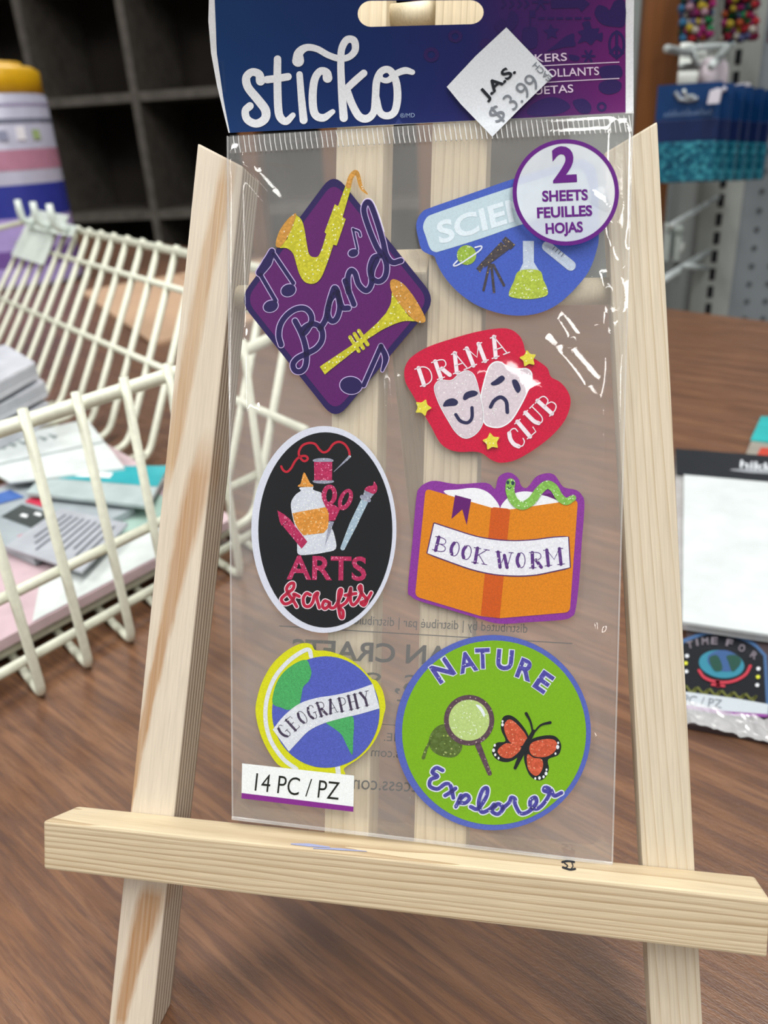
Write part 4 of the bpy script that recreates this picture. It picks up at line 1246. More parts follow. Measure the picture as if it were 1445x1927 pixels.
WGM = glitter('#c4502c', 0.35, 2400, '#ffb090')
for q_ in ([(842, 672), (800, 608), (745, 560), (712, 572), (702, 620), (732, 690), (780, 720), (820, 712)], [(728, 702), (690, 715), (662, 750), (690, 786), (745, 790), (805, 738), (790, 720)], [(868, 700), (940, 678), (1000, 680), (1022, 710), (1005, 755), (950, 785), (880, 780), (855, 745)], [(842, 770), (880, 790), (930, 800), (935, 850), (910, 892), (880, 895), (845, 850)]):
    a = Art(C); a.poly(crom(q_, True, 4), layer(3)); a.build('butterfly_wing', WGM, nat)
a = Art(C)
for (x, y, r_) in ((645, 715, 7), (638, 745, 9), (648, 772, 7), (668, 792, 6), (692, 570, 6), (692, 590, 8), (1028, 700, 6), (1025, 725, 10), (1012, 765, 6), (955, 885, 9), (940, 905, 7), (915, 912, 8), (890, 915, 6), (958, 862, 6)): a.poly(ell(x, y, r_, r_ * 1.3, 0, 12), layer(4))
a.build('wing_spots', plain('#dfe3ea'), nat)['kind'] = 'stuff'
scr = [[(330, 866), (292, 850), (268, 878), (300, 903), (258, 922), (254, 962), (300, 978), (345, 948), (375, 955), (388, 1000), (395, 1032)], [(345, 1018), (378, 998), (408, 975)],
       [(440, 1018), (425, 1055), (410, 1085)], [(436, 1040), (470, 1014), (492, 1035), (468, 1062), (432, 1062)],
       [(500, 1086), (542, 1098), (592, 1030), (600, 975), (572, 985), (548, 1060), (566, 1118), (615, 1100), (640, 1072)],
       [(645, 1078), (628, 1112), (664, 1130), (696, 1095), (668, 1068), (645, 1085)], [(690, 1098), (732, 1060), (745, 1030), (768, 1040), (768, 1070), (800, 1125), (850, 1115), (895, 1065), (890, 1030), (862, 1045), (862, 1085), (902, 1098), (945, 1060), (975, 1005), (942, 988), (952, 968), (985, 985), (1005, 1020), (1048, 1002)]]
ao = Art(C); ai = Art(C)
for s_ in scr: ao.stroke(s_, 38, layer(2)); ai.stroke(s_, 23, layer(3))
ao.build('script_outline', plain('#d5dcea', 0.4), nat); ai.build('script_lettering', glitter('#413b98', 0.15), nat)

# prints on the front film: count disc and piece label
FH = 0.0031
C = Crop(760, 250, 3.284)
n = NT('disc_print'); n.n.remove(n.b)
tr_ = n.add('ShaderNodeBsdfTransparent'); df_ = n.add('ShaderNodeBsdfDiffuse'); df_.inputs[0].default_value = srgb('#dfe6ee')
mx_ = n.add('ShaderNodeMixShader'); n.link(n.math('ADD', n.math('MULTIPLY', n.noise(n.coord(), 400, 1), 0.06), 0.60), mx_.inputs[0])
n.link(tr_.outputs[0], mx_.inputs[1]); n.link(df_.outputs[0], mx_.inputs[2]); n.link(mx_.outputs[0], n.out.inputs[0])
DISC = n.m
PUR = plain('#5a1c74', 0.4)
a = Art(C); a.poly(ell(1000, 368, 304, 304, 0, 72), FH); disc = a.build('count_disc', DISC, pack, 'translucent white disc printed with a sheet count')
a = Art(C); a.poly(ell(1000, 368, 329, 329, 0, 72), FH + 0.00004, [ell(1000, 368, 303, 303, 0, 72)]); a.build('disc_ring', PUR, disc)
a = Art(C); text_on(a, '2', (922, 312), (1070, 304), 224, FH + 0.00006, 0.035); text_on(a, 'SHEETS', (855, 426), (1138, 416), 68, FH + 0.00006, 0.035); text_on(a, 'FEUILLES', (824, 528), (1165, 513), 67, FH + 0.00006, 0.035); text_on(a, 'HOJAS', (877, 625), (1107, 613), 66, FH + 0.00006, 0.035); a.build('disc_lettering', PUR, disc)
C = Crop(440, 1140, 4.25)
a = Art(C); a.poly([(66, 1260), (962, 1358), (955, 1648), (60, 1540)], FH); piece = a.build('piece_label', plain('#dfe4e4', 0.45), pack, 'white label printed 14 PC / PZ')
a = Art(C); a.poly([(62, 1497), (957, 1606), (955, 1648), (60, 1540)], FH + 0.00004); a.build('label_stripe', plain('#7c2f84', 0.4), piece)
a = Art(C); text_on(a, '14 PC / PZ', (165, 1478), (835, 1552), 140, FH + 0.00005, -0.004); a.build('label_lettering', plain('#22231f'), piece)

# ================================================================== THINGS ON THE TABLE
def q2(px, py, z): return on_z(px, py, z)


def prism(corners, z0, z1, name, mat, parent, smooth=False):
    """flat piece from a list of (x, y) world corners"""
    n = len(corners)
    v = [(c[0], c[1], TABLE_Z + z1) for c in corners] + [(c[0], c[1], TABLE_Z + z0) for c in corners]
    pts, tris = tri_poly([[(c[0], c[1]) for c in corners]])
    f = list(tris) + [(a + n, c + n, b + n) for a, b, c in tris] + [(i, (i + 1) % n, (i + 1) % n + n, i + n) for i in range(n)]
    o = obj(name, v, f, mat, parent)
    bm = bmesh.new(); bm.from_mesh(o.data); bmesh.ops.recalc_face_normals(bm, faces=bm.faces[:]); bm.to_mesh(o.data); bm.free()
    return o


def flat_xy(px, py, z): 
    p = on_z(px, py, z); return (p[0], p[1])


# ------------------------------------------------------------------ wire basket
WIRE = plain('#d6d8c6', 0.35, gscale=300, grain=0.03)
BC = np.array([-0.161, 0.421]); DN = np.array([0.4239, 0.9057]); DF = np.array([-0.788, 0.616])
NL, FL = 0.36, 0.74
basket = root('wire_basket', 'cream wire basket of packets standing beside the easel', 'basket', (*(BC - DN * NL / 2 + DF * FL / 2), TABLE_Z))


def bp(a, b, z):
    """basket coordinates: a along the near side from the corner, b along the far side"""
    p = BC - DN * a + DF * b
    return np.array([p[0], p[1], TABLE_Z + z])


def fw(b, z):
    """point of the far side, which flares outwards towards its rim"""
    return bp(-(0.085 + 0.10 * (b - 0.21)) * z / 0.153, b, z)


def rod(pts, r, name='wire', n=8): return MB().tube(pts, r, n).build(name, WIRE, basket, smooth=True)


RW = 0.0023
def bent(a0, a1, a2, r=0.012, k=5):
    """round the corner at a1"""
    a0, a1, a2 = map(np.array, (a0, a1, a2))
    p = a1 + (a0 - a1) / np.linalg.norm(a0 - a1) * r; q = a1 + (a2 - a1) / np.linalg.norm(a2 - a1) * r
    return [tuple((1 - t) ** 2 * p + 2 * t * (1 - t) * a1 + t * t * q) for t in [i / k for i in range(k + 1)]]


for k in range(14):
    a_ = 0.016 + 0.026 * k
    if a_ > NL - 0.005: break
    A0, A1, A2, A3 = bp(a_, -0.004, 0.137), bp(a_, -0.004, 0.0025), bp(a_, FL, 0.0025), bp(a_, FL, 0.137)
    rod([tuple(A0)] + bent(A0, A1, A2, 0.007) + bent(A1, A2, A3) + [tuple(A3)], RW)
for k in range(19):
    b_ = 0.040 + 0.040 * k
    if b_ > FL - 0.005: break
    A0, A1, A2, A3 = fw(b_, 0.157), fw(b_, 0.0075), bp(NL, b_, 0.0075), bp(NL, b_, 0.14)
    rod([tuple(A0)] + bent(A0, A1, A2) + bent(A1, A2, A3) + [tuple(A3)], 0.0029)
# rims and side rods
rod([bp(NL, 0, 0.13), bp(0.012, 0, 0.13), bp(-0.03, 0, 0.134), bp(-0.055, 0.003, 0.146), fw(0.02, 0.153), fw(0.06, 0.153), fw(FL, 0.153)], 0.0036, 'rim')
rod([fw(FL, 0.153), bp(0, FL, 0.14), bp(NL * 0.5, FL, 0.13), bp(NL, FL, 0.13), bp(NL, 0, 0.13)], 0.0032, 'rim')
rod([bp(NL, 0, 0.057), bp(-0.028, 0, 0.057)], 0.0027); rod([bp(NL, FL, 0.057), bp(0.0, FL, 0.057)], 0.0027)
rod([fw(0, 0.070), fw(FL, 0.070)], 0.0029); rod([fw(0, 0.127), fw(FL, 0.127)], 0.0029)
rod([bp(NL, 0.0, 0.06), bp(NL, FL, 0.06)], RW)
for bb in (0.016, 0.20, 0.40, 0.6): rod([bp(0.0, bb, 0.0122), bp(NL, bb, 0.0122)], 0.0026)

# white plastic clip with hooks on the far rim
clip = root('hook_clip', 'white plastic clip with three upright hooks on the basket rim', 'hook clip', fw(0.62, 0.115))
CLM = plain('#cfd8d2', 0.3, gscale=200)
def fbox(b0, b1, z0, z1, t0, t1, name):
    c_ = []
    for z in (z0, z1):
        for b, t_ in ((b0, t0), (b1, t0), (b1, t1), (b0, t1)):
            q = fw(b, z); c_.append(q - np.array([DN[0], DN[1], 0]) * t_)
    return MB().hexa(c_).build(name, CLM, clip, bevel=0.001)
fbox(0.575, 0.715, 0.117, 0.163, 0.006, 0.010, 'clip_plate')
fbox(0.545, 0.69, 0.150, 0.168, 0.010, 0.016, 'clip_rail')
for bb in (0.66, 0.585, 0.515):
    q0 = fw(bb, 0.158) - np.array([DN[0], DN[1], 0]) * 0.014
    d_ = -np.array([DN[0], DN[1], 0])
    MB().tube([q0, q0 + d_ * 0.012, q0 + d_ * 0.018 + np.array([0, 0, 0.004]), q0 + d_ * 0.019 + np.array([0, 0, 0.014]), q0 + d_ * 0.019 + np.array([0, 0, 0.026])], [0.0042, 0.0042, 0.0042, 0.0042, 0.0036], 10).build('hook', CLM, clip, smooth=True)
fbox(0.50, 0.56, 0.150, 0.160, 0.010, 0.015, 'clip_arm')


# ------------------------------------------------------------------ packets lying in the basket
def sheet_print(corners_uv, base, dz, name, mat, parent):
    """a flat print given in 0..1 coordinates of a quad (world xy + height)"""
    c, z = base
    c = [np.array(q) for q in c]
    v = []
    for (u_, w_) in corners_uv:
        p = (c[0] * (1 - u_) + c[1] * u_) * (1 - w_) + (c[3] * (1 - u_) + c[2] * u_) * w_
        v.append((p[0], p[1]))
    pts, tris = tri_poly([v])
    return obj(name, [(p[0], p[1], TABLE_Z + z + dz) for p in pts], tris, mat, parent)


def packet(name, label, corners, z0, z1, mat, group='packets lying in the wire basket', cat='packet'):
    c = np.mean(np.array(corners), axis=0)
    r_ = root(name, label, cat, (c[0], c[1], TABLE_Z + z0), group)
    body = prism(corners, z0, z1, 'cover', mat, r_)
    return r_, body, (corners, z1)


def ba(a, b): p = BC - DN * a + DF * b; return (p[0], p[1])


gloss = lambda c: plain(c, 0.18, gscale=60, grain=0.05)
# pad at the bottom, along the near side
r0, b0_, base0 = packet('paper_pad', 'thick pale pink and mint pad at the bottom of the basket, along its near side', [ba(0.02, 0.030), ba(0.33, 0.030), ba(0.33, 0.225), ba(0.02, 0.225)], 0.0150, 0.0205, gloss('#c4acb2'))
sheet_print([(0.05, 0.06), (0.30, 0.06), (0.36, 0.62), (0.06, 0.62)], base0, 0.0003, 'mint_panel', gloss('#a3bfb4'), r0)
sheet_print([(0.04, 0.005), (0.45, 0.005), (0.40, 0.16), (0.06, 0.16)], base0, 0.0005, 'white_margin', gloss('#cdd3d1'), r0)
sheet_print([(0.62, 0.25), (0.80, 0.22), (0.88, 0.45), (0.68, 0.48)], base0, 0.0006, 'yellow_picture', gloss('#c9c56a'), r0)
sheet_print([(0.46, 0.28), (0.60, 0.22), (0.63, 0.42), (0.50, 0.48)], base0, 0.0006, 'white_picture', gloss('#f0f0f4'), r0)
sheet_print([(0.60, 0.12), (0.65, 0.12), (0.65, 0.20), (0.60, 0.20)], base0, 0.0006, 'red_spot', gloss('#b8283c'), r0)
sheet_print([(0.66, 0.12), (0.72, 0.14), (0.71, 0.24), (0.66, 0.22)], base0, 0.0006, 'blue_spot', gloss('#3c4b98'), r0)
MINT_T = plain('#a5bdb5', 0.4)
for k in range(4):
    sheet_print([(0.12, 0.20 + k * 0.09), (0.26, 0.20 + k * 0.09), (0.26, 0.215 + k * 0.09), (0.12, 0.215 + k * 0.09)], base0, 0.0006, 'print_line', MINT_T, r0)

# patterned clear packet with red, black and blue stickers
cc_ = [flat_xy(250, 945, 0.03), flat_xy(60, 1040, 0.03), flat_xy(-120, 960, 0.03), flat_xy(60, 880, 0.03)]
r1, b1_, base1 = packet('patterned_packet', 'shiny packet with red, black and blue pictures in the basket', cc_, 0.0215, 0.0260, gloss('#9aa3a8'))
for q_, c_, nm in (([(0.45, 0.3), (0.70, 0.25), (0.72, 0.62), (0.48, 0.65)], '#3a403e', 'black_picture'), ([(0.38, 0.72), (0.66, 0.80), (0.62, 0.96), (0.36, 0.9)], '#3f63a8', 'blue_picture'),
                   ([(0.30, 0.55), (0.42, 0.5), (0.44, 0.66), (0.34, 0.68)], '#c0304a', 'red_picture'), ([(0.55, 0.10), (0.66, 0.06), (0.70, 0.18), (0.58, 0.22)], '#c63a4c', 'red_picture'), ([(0.74, 0.15), (0.86, 0.15), (0.86, 0.3), (0.74, 0.3)], '#bf3448', 'red_picture'),
                   ([(0.50, 0.42), (0.54, 0.40), (0.55, 0.46), (0.51, 0.47)], '#e8ecee', 'white_dot'), ([(0.58, 0.48), (0.62, 0.46), (0.63, 0.52), (0.59, 0.53)], '#e8ecee', 'white_dot')):
    sheet_print(q_, base1, 0.0004 + 0.0002 * (nm != 'black_picture'), nm, gloss(c_), r1)

# grey card with small print
cc_ = [flat_xy(238, 972, 0.033), flat_xy(150, 1062, 0.033), flat_xy(5, 1015, 0.033), flat_xy(112, 944, 0.033)]
r2, b2_, base2 = packet('grey_card', 'grey card covered in lines of small dark print, in the basket', cc_, 0.0270, 0.0285, gloss('#a9adb4'))
LN = plain('#585c64', 0.5)
for k in range(9):
    y_ = 0.1 + k * 0.09
    sheet_print([(0.12, y_), (0.9 - 0.1 * (k % 3), y_), (0.9 - 0.1 * (k % 3), y_ + 0.025), (0.12, y_ + 0.025)], base2, 0.0003, 'print_line', LN, r2)

# teal-headed packet
cc_ = [flat_xy(318, 880, 0.030), flat_xy(278, 955, 0.030), flat_xy(50, 930, 0.030), flat_xy(95, 882, 0.030)]
r3, b3_, base3 = packet('teal_packet', 'packet with a bright teal header strip, in the basket', cc_, 0.0288, 0.0312, gloss('#a9b6b6'))
sheet_print([(0.0, 0.0), (0.55, 0.0), (0.42, 1.0), (0.0, 1.0)], base3, 0.0003, 'teal_header', gloss('#2f9fa8'), r3)
sheet_print([(0.22, 0.42), (0.38, 0.42), (0.36, 0.72), (0.20, 0.72)], base3, 0.0005, 'white_oval', gloss('#eef4f4'), r3)

# loose white sheets
cc_ = [flat_xy(236, 888, 0.030), flat_xy(20, 915, 0.030), flat_xy(-80, 850, 0.030), flat_xy(165, 795, 0.030)]
r4, b4_, base4 = packet('white_sheet', 'white sheet with grey scribbled lettering behind the teal packet', cc_, 0.0315, 0.0330, gloss('#cfd6d5'))
SC = plain('#7f8a8a', 0.5)
for k in range(7):
    sheet_print([(0.30 + 0.08 * k, 0.78), (0.34 + 0.08 * k, 0.72), (0.36 + 0.08 * k, 0.86)], base4, 0.0003, 'scribble', SC, r4)
sheet_print([(0.0, 0.48), (1.0, 0.40), (1.0, 0.42), (0.0, 0.50)], base4, 0.0003, 'fold_line', SC, r4)

# stack of white booklets by the far side
for k, (q_, z_, lb_) in enumerate((([(90, 757), (-60, 830), (-160, 760), (20, 716)], 0.050, 'lowest'), ([(84, 718), (-60, 790), (-160, 720), (20, 678)], 0.066, 'middle'), ([(66, 682), (-60, 750), (-160, 690), (10, 648)], 0.082, 'topmost'))):
    cc_ = [flat_xy(x, y, z_) for x, y in q_]
    rr_, bb_2, bs_ = packet('white_booklet', 'white booklet in the basket, %s of the stack of three' % lb_, cc_, z_ - 0.0125 if k else 0.0335, z_, gloss('#c3c7cf'), 'white booklets stacked in the basket', 'booklet')
    for j in range(2):
        zz = z_ - 0.004 - 0.003 * j
        prism([tuple(np.array(c) * 1.0 + (np.mean(np.array(cc_), axis=0) - np.array(c)) * -0.004) for c in cc_], zz, zz + 0.0008, 'page_edge', plain('#9aa0a8', 0.5), rr_)

# ------------------------------------------------------------------ cardboard on the table
cb = root('cardboard_sheet', 'flat tan cardboard sheet lying on the table behind the basket', 'cardboard', (-0.6, 1.2, TABLE_Z))
cL = np.array(flat_xy(153, 550, 0.004)); cB = np.array(flat_xy(287, 648, 0.004)); ev = np.array([0.16, 0.24]) * 1.5
prism([tuple(cL), tuple(cB), tuple(cB + ev), tuple(cL + ev)], 0.0004, 0.006, 'board', plain('#bf9f83', 0.7, gscale=60), cb)
prism([tuple(cL * 0.55 + (cL + ev) * 0.45), tuple(cB * 0.6 + (cB + ev) * 0.4), tuple(cB * 0.59 + (cB + ev) * 0.41), tuple(cL * 0.54 + (cL + ev) * 0.46)], 0.006, 0.0066, 'crease', plain('#a98562', 0.7), cb)

# ------------------------------------------------------------------ tub with yellow lid
tub = root('plastic_tub', 'tall white and blue plastic tub with a yellow lid standing on the far table', 'tub', (-1.035, 1.47, TABLE_Z))
tc = (-1.035, 1.47, TABLE_Z); TR = 0.104
def band_(z0, z1, r, name, col, rough=0.35): return MB().lathe([(r, z0), (r, z1)], tc, 40).build(name, plain(col, rough, gscale=40), tub, smooth=True)
MB().lathe([(0.0, 0.0), (TR - 0.004, 0.0), (TR, 0.006), (TR, 0.325), (TR - 0.01, 0.335), (TR - 0.012, 0.340), (0, 0.340)], tc, 40).build('body', plain('#adadc0', 0.35, gscale=40), tub, smooth=True)
MB().lathe([(TR - 0.008, 0.330), (TR - 0.003, 0.331), (TR - 0.003, 0.366), (TR - 0.014, 0.374), (TR - 0.03, 0.375), (TR - 0.032, 0.382), (0, 0.382)], tc, 40).build('lid', plain('#d0a010', 0.35, gscale=40), tub, smooth=True)
band_(0.126, 0.182, TR + 0.0006, 'blue_band', '#2c3590'); band_(0.010, 0.126, TR + 0.0006, 'lilac_base', '#a796cf'); band_(0.206, 0.240, TR + 0.0006, 'pink_band', '#b07c94')
band_(0.282, 0.290, TR + 0.0006, 'grey_line', '#6d7286'); band_(0.309, 0.314, TR + 0.0006, 'grey_line', '#9a93b4'); band_(0.04, 0.07, TR + 0.0012, 'purple_band', '#6c4f94')
for k in range(9):
    aa = math.radians(-150 + k * 17); zz = 0.255
    MB().lathe([(0.0085 if k % 3 else 0.006, 0), (0.0085 if k % 3 else 0.006, 0.001)], (0, 0, 0), 4)
    p_ = np.array([tc[0] + (TR + 0.001) * math.cos(aa), tc[1] + (TR + 0.001) * math.sin(aa), TABLE_Z + zz])
    t_ = np.array([-math.sin(aa), math.cos(aa), 0]) * 0.008
    n3 = np.array([math.cos(aa), math.sin(aa), 0]) * 0.0012
    hz = 0.016 + 0.006 * (k % 2)
    MB().hexa([p_ - t_, p_ + t_, p_ + t_ + n3, p_ - t_ + n3] + [q + np.array([0, 0, hz]) for q in (p_ - t_, p_ + t_, p_ + t_ + n3, p_ - t_ + n3)]).build('label_picture', plain(('#8b90a8', '#e6e6ee', '#9ab07a')[k % 3], 0.4), tub)

# ------------------------------------------------------------------ packs lying right of the easel
def on_pack(z): return lambda px, py, h=0.0: on_z(px, py, z + h)
rd = np.array([0.985, -0.172])
ll = root('badge_pack', 'clear sticker pack with a black globe badge, partly under the white-panelled pack', 'sticker pack', (*flat_xy(1400, 1300, 0), TABLE_Z))
c0 = np.array(flat_xy(1278, 1355, 0.004)); up_ = np.array([0.172, 0.985])
cq = [tuple(c0), tuple(c0 + rd * 0.105), tuple(c0 + rd * 0.105 + up_ * 0.17), tuple(c0 + up_ * 0.17)]
prism(cq, 0.0004, 0.0030, 'pack_body', gloss('#41383a'), ll)
CR = Crop(1220, 760, 2.92); S2 = on_pack(0.0031)
badge = Art(CR, S2); badge.poly([(120, 1700), (130, 1400), (180, 1300)] + crom([(180, 1295), (330, 1250), (480, 1268), (580, 1310), (650, 1380)]) + [(668, 1700), (640, 1725), (160, 1690)], 0); bo = badge.build('badge_rim', plain('#3d5a80', 0.3), ll)
a = Art(CR, S2); a.poly([(140, 1690), (150, 1410), (195, 1315)] + crom([(195, 1312), (330, 1268), (470, 1285), (570, 1325), (632, 1385)]) + [(648, 1690), (630, 1710)], 0.0002); a.build('badge_field', plain('#14161b', 0.25), ll)
a = Art(CR, S2); a.poly(ell(402, 1430, 125, 76, 8), 0.0004); a.build('globe', plain('#2f7488', 0.3), ll)
a = Art(CR, S2); a.poly(ell(415, 1412, 92, 58, 8), 0.0005); a.build('globe_sea', plain('#34507c', 0.3), ll)
for q_ in ([(335, 1395), (375, 1380), (400, 1420), (405, 1460), (370, 1470), (345, 1440)], [(430, 1385), (480, 1380), (510, 1410), (490, 1450), (460, 1470), (440, 1420)]):
    a = Art(CR, S2); a.poly(crom(q_, True), 0.0006); a.build('continent', plain('#1f4238', 0.35), ll)
a = Art(CR, S2); a.stroke([(278, 1465), (310, 1505), (380, 1528), (460, 1525), (530, 1490), (560, 1440)], 16, 0.0006); a.stroke([(380, 1528), (384, 1545)], 24, 0.0006, False); a.stroke([(350, 1542), (416, 1550)], 14, 0.0006, False); a.build('globe_stand', plain('#a83442', 0.3), ll)
a = Art(CR, S2)
for ch, x, y, dg in (('T', 232, 1325, -12), ('I', 270, 1312, -8), ('M', 312, 1306, -3), ('E', 362, 1304, 2), ('F', 440, 1315, 14), ('O', 505, 1342, 24), ('R', 570, 1380, 34)):
    c_, s_ = math.cos(math.radians(dg)), math.sin(math.radians(dg)); w_ = 18 if ch != 'I' else 6
    text_on(a, ch, (x - w_ * c_, y - w_ * s_ + 18), (x + w_ * c_, y + w_ * s_ + 18), 40, 0.0006, 0.03)
a.build('badge_lettering', plain('#6a646c', 0.4), ll)
for x, y, c_ in ((205, 1425, '#c3c63a'), (212, 1385, '#c8ccd0'), (208, 1470, '#c8ccd0'), (602, 1500, '#c3c63a'), (604, 1455, '#c8ccd0'), (598, 1545, '#c8ccd0')):
    a = Art(CR, S2); a.poly(ell(x, y, 11, 10, 0, 16), 0.0006); a.build('dot', plain(c_, 0.3), ll)
for k in range(6):
    a = Art(CR, S2); x = 235 + k * 66; a.stroke([(x - 28, 1550 + k * 9), (x, 1582 + k * 8), (x + 28, 1560 + k * 9), (x + 10, 1600 + k * 6)], 12, 0.0006); a.build('leaf_sprig', plain('#5d6030', 0.4), ll)
S3 = on_pack(0.0042)
a = Art(CR, S3); a.poly([(120, 1570), (480, 1618), (660, 1650), (655, 1720), (440, 1712), (115, 1655)], 0); a.build('piece_label', plain('#aeb6bc', 0.3), ll)
a = Art(CR, S3); a.poly([(115, 1640), (440, 1690), (655, 1705), (655, 1722), (440, 1712), (115, 1658)], 0.0002); a.build('label_stripe', plain('#7c3b84', 0.3), ll)
a = Art(CR, S3); text_on(a, '14 PC / PZ', (110, 1632), (400, 1672), 46, 0.0002); a.build('label_lettering', plain('#6b7078', 0.4), ll)
# crumpled film end of that pack
nx_, ny_ = 40, 14
e0 = np.array(flat_xy(1280, 1335, 0.006)); e1 = np.array(flat_xy(1560, 1400, 0.006)); dn_ = np.array(flat_xy(1285, 1362, 0.006)) - e0
vv = []; ff = []
rg = random.Random(3)
ph = [(rg.uniform(150, 700), rg.uniform(-400, 400), rg.uniform(0, 6)) for _ in range(5)]
for j in range(ny_):
    for i in range(nx_):
        s_, t_ = i / (nx_ - 1), j / (ny_ - 1)
        p_ = e0 + (e1 - e0) * s_ + dn_ * (t_ * 1.6 - 0.5)
        zz = 0.0052 + 0.0016 * sum(abs(math.sin(p_[0] * f1 + p_[1] * f2 + f3)) for f1, f2, f3 in ph) / 2
        vv.append((p_[0], p_[1], TABLE_Z + zz))
for j in range(ny_ - 1):
    for i in range(nx_ - 1): ff.append((j * nx_ + i, j * nx_ + i + 1, (j + 1) * nx_ + i + 1, (j + 1) * nx_ + i))
obj('crumpled_film', vv, ff, film("crumple_film", 0.5, 1.0, 0.12, haze_col=(0.9, 0.92, 0.93, 1)), ll)

pr = root('white_panel_pack', 'pack with a black header and a blank white panel, right of the easel', 'sticker pack', (*flat_xy(1400, 1000, 0), TABLE_Z))
tl = np.array(flat_xy(1270, 845, 0.009)); bl = np.array(flat_xy(1284, 1170, 0.009)); hb = np.array(flat_xy(1281, 893, 0.009))
wv_ = rd * 0.115
prism([tuple(bl - np.array([0.004, 0.0])), tuple(bl + wv_), tuple(tl + wv_ * 1.06), tuple(tl)], 0.0050, 0.0080, 'pack_film', film('pack_film_r', 0.35, 0.9, 0.1), pr)
prism([tuple(bl), tuple(bl + wv_), tuple(hb + wv_ * 1.04), tuple(hb + rd * 0.002)], 0.0081, 0.0092, 'white_panel', plain('#c0c6c6', 0.4, gscale=60), pr)
prism([tuple(hb - rd * 0.003), tuple(hb + wv_ * 1.06), tuple(tl + wv_ * 1.06), tuple(tl)], 0.0081, 0.0096, 'black_header', plain('#26282c', 0.4, gscale=60), pr)
SH = on_pack(0.0099)
a = Art(CR, SH); text_on(a, 'hikki', (502, 350), (700, 372), 42, 0, 0.02); a.build('header_word', plain('#c9cdd2', 0.4), pr)
a = Art(CR, SH); a.stroke([(455, 362), (560, 368), (700, 376)], [6, 20, 20], 0, False); a.build('header_ribbon', plain('#8f9398', 0.4), pr)

tp = root('teal_pack', 'pack with a teal header lying behind the black-headed pack', 'sticker pack', (*flat_xy(1450, 820, 0), TABLE_Z))
prism([flat_xy(1398, 868, 0.002), flat_xy(1560, 885, 0.002), flat_xy(1560, 790, 0.002), flat_xy(1432, 784, 0.002)], 0.0004, 0.0022, 'pack_film', gloss('#8f8a80'), tp)
prism([flat_xy(1412, 828, 0.003), flat_xy(1560, 846, 0.003), flat_xy(1560, 790, 0.003), flat_xy(1432, 784, 0.003)], 0.0023, 0.0034, 'teal_header', gloss('#2aa3a4'), tp)
prism([flat_xy(1425, 855, 0.003), flat_xy(1560, 870, 0.003), flat_xy(1560, 852, 0.003), flat_xy(1432, 842, 0.003)], 0.0023, 0.0030, 'red_picture', gloss('#b8402e'), tp)

# ================================================================== SHOP FITTINGS BEHIND
# dark cube shelf at the back left
DKF = plain('#5c5751', 0.55, gscale=25, grain=0.1); DK_SHADE = plain('#332e2a', 0.8, gscale=25)  # second tone is for the back panel, dim interior shade put into its colour
cs = root('cube_shelf', 'tall dark grey-brown open cube shelf against the back of the shop', 'shelf', (-0.9, 2.7, 0))
YS = 2.95; DEP = 0.40
xs_ = [-2.26, -1.875, -1.487, -1.10, -0.71, -0.32]
zs_ = [0.02, 0.36, 0.745, 1.140, 1.535, 1.93]
Z0 = float(CAM[2])
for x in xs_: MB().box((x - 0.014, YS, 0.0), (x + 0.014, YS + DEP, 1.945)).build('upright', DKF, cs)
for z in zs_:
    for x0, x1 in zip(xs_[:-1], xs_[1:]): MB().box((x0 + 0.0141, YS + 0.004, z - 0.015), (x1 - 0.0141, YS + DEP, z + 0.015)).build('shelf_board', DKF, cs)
MB().box((xs_[0], YS + DEP, 0), (xs_[-1], YS + DEP + 0.01, 1.945)).build('back_panel', DK_SHADE, cs)

# brown wooden rack: posts along the far edge of the table
WD = NT('brown_wood'); co_ = WD.coord()
WD.link(WD.ramp(WD.noise(WD.mapping(co_, (60, 60, 4)), 1.0, 3), [(0.3, srgb('#55300f')), (0.7, srgb('#73451a'))]), WD.b.inputs['Base Color']); WD.b.inputs['Roughness'].default_value = 0.4
WD = WD.m
rk = root('wooden_rack', 'brown wooden rack of upright posts behind the table', 'rack', (0, 1.6, 0))
tops = []
for (px, wid, Y) in ((466, 0.036, 1.80), (622, 0.040, 1.72), (806, 0.042, 1.60)):
    p_ = on_y(px, 270, Y)
    MB().box((p_[0] - wid / 2, p_[1], 0.0), (p_[0] + wid / 2, p_[1] + 0.045, 1.62)).build('post', WD, rk, bevel=0.002)
    tops.append((p_[0], p_[1] + 0.022, 1.60))
MB().tube(tops, 0.02, 8).build('top_rail', WD, rk); MB().tube([(x, y, 0.30) for x, y, z in tops], 0.018, 8).build('lower_rail', WD, rk)

p_ = on_y(1238, 150, 1.25)
wp = root('wooden_post', 'thick brown wooden post behind the right leg of the easel', 'post', (p_[0], p_[1] + 0.02, 0))
MB().box((p_[0] - 0.025, p_[1], 0.021), (p_[0] + 0.025, p_[1] + 0.045, 1.60)).build('shaft', WD, wp, bevel=0.002)
MB().box((p_[0] - 0.05, p_[1] - 0.03, 0.0), (p_[0] + 0.05, p_[1] + 0.075, 0.02)).build('foot_plate', WD, wp, bevel=0.003)
MB().box((p_[0] - 0.03, p_[1] - 0.005, 1.601), (p_[0] + 0.03, p_[1] + 0.05, 1.62)).build('cap', WD, wp, bevel=0.003)

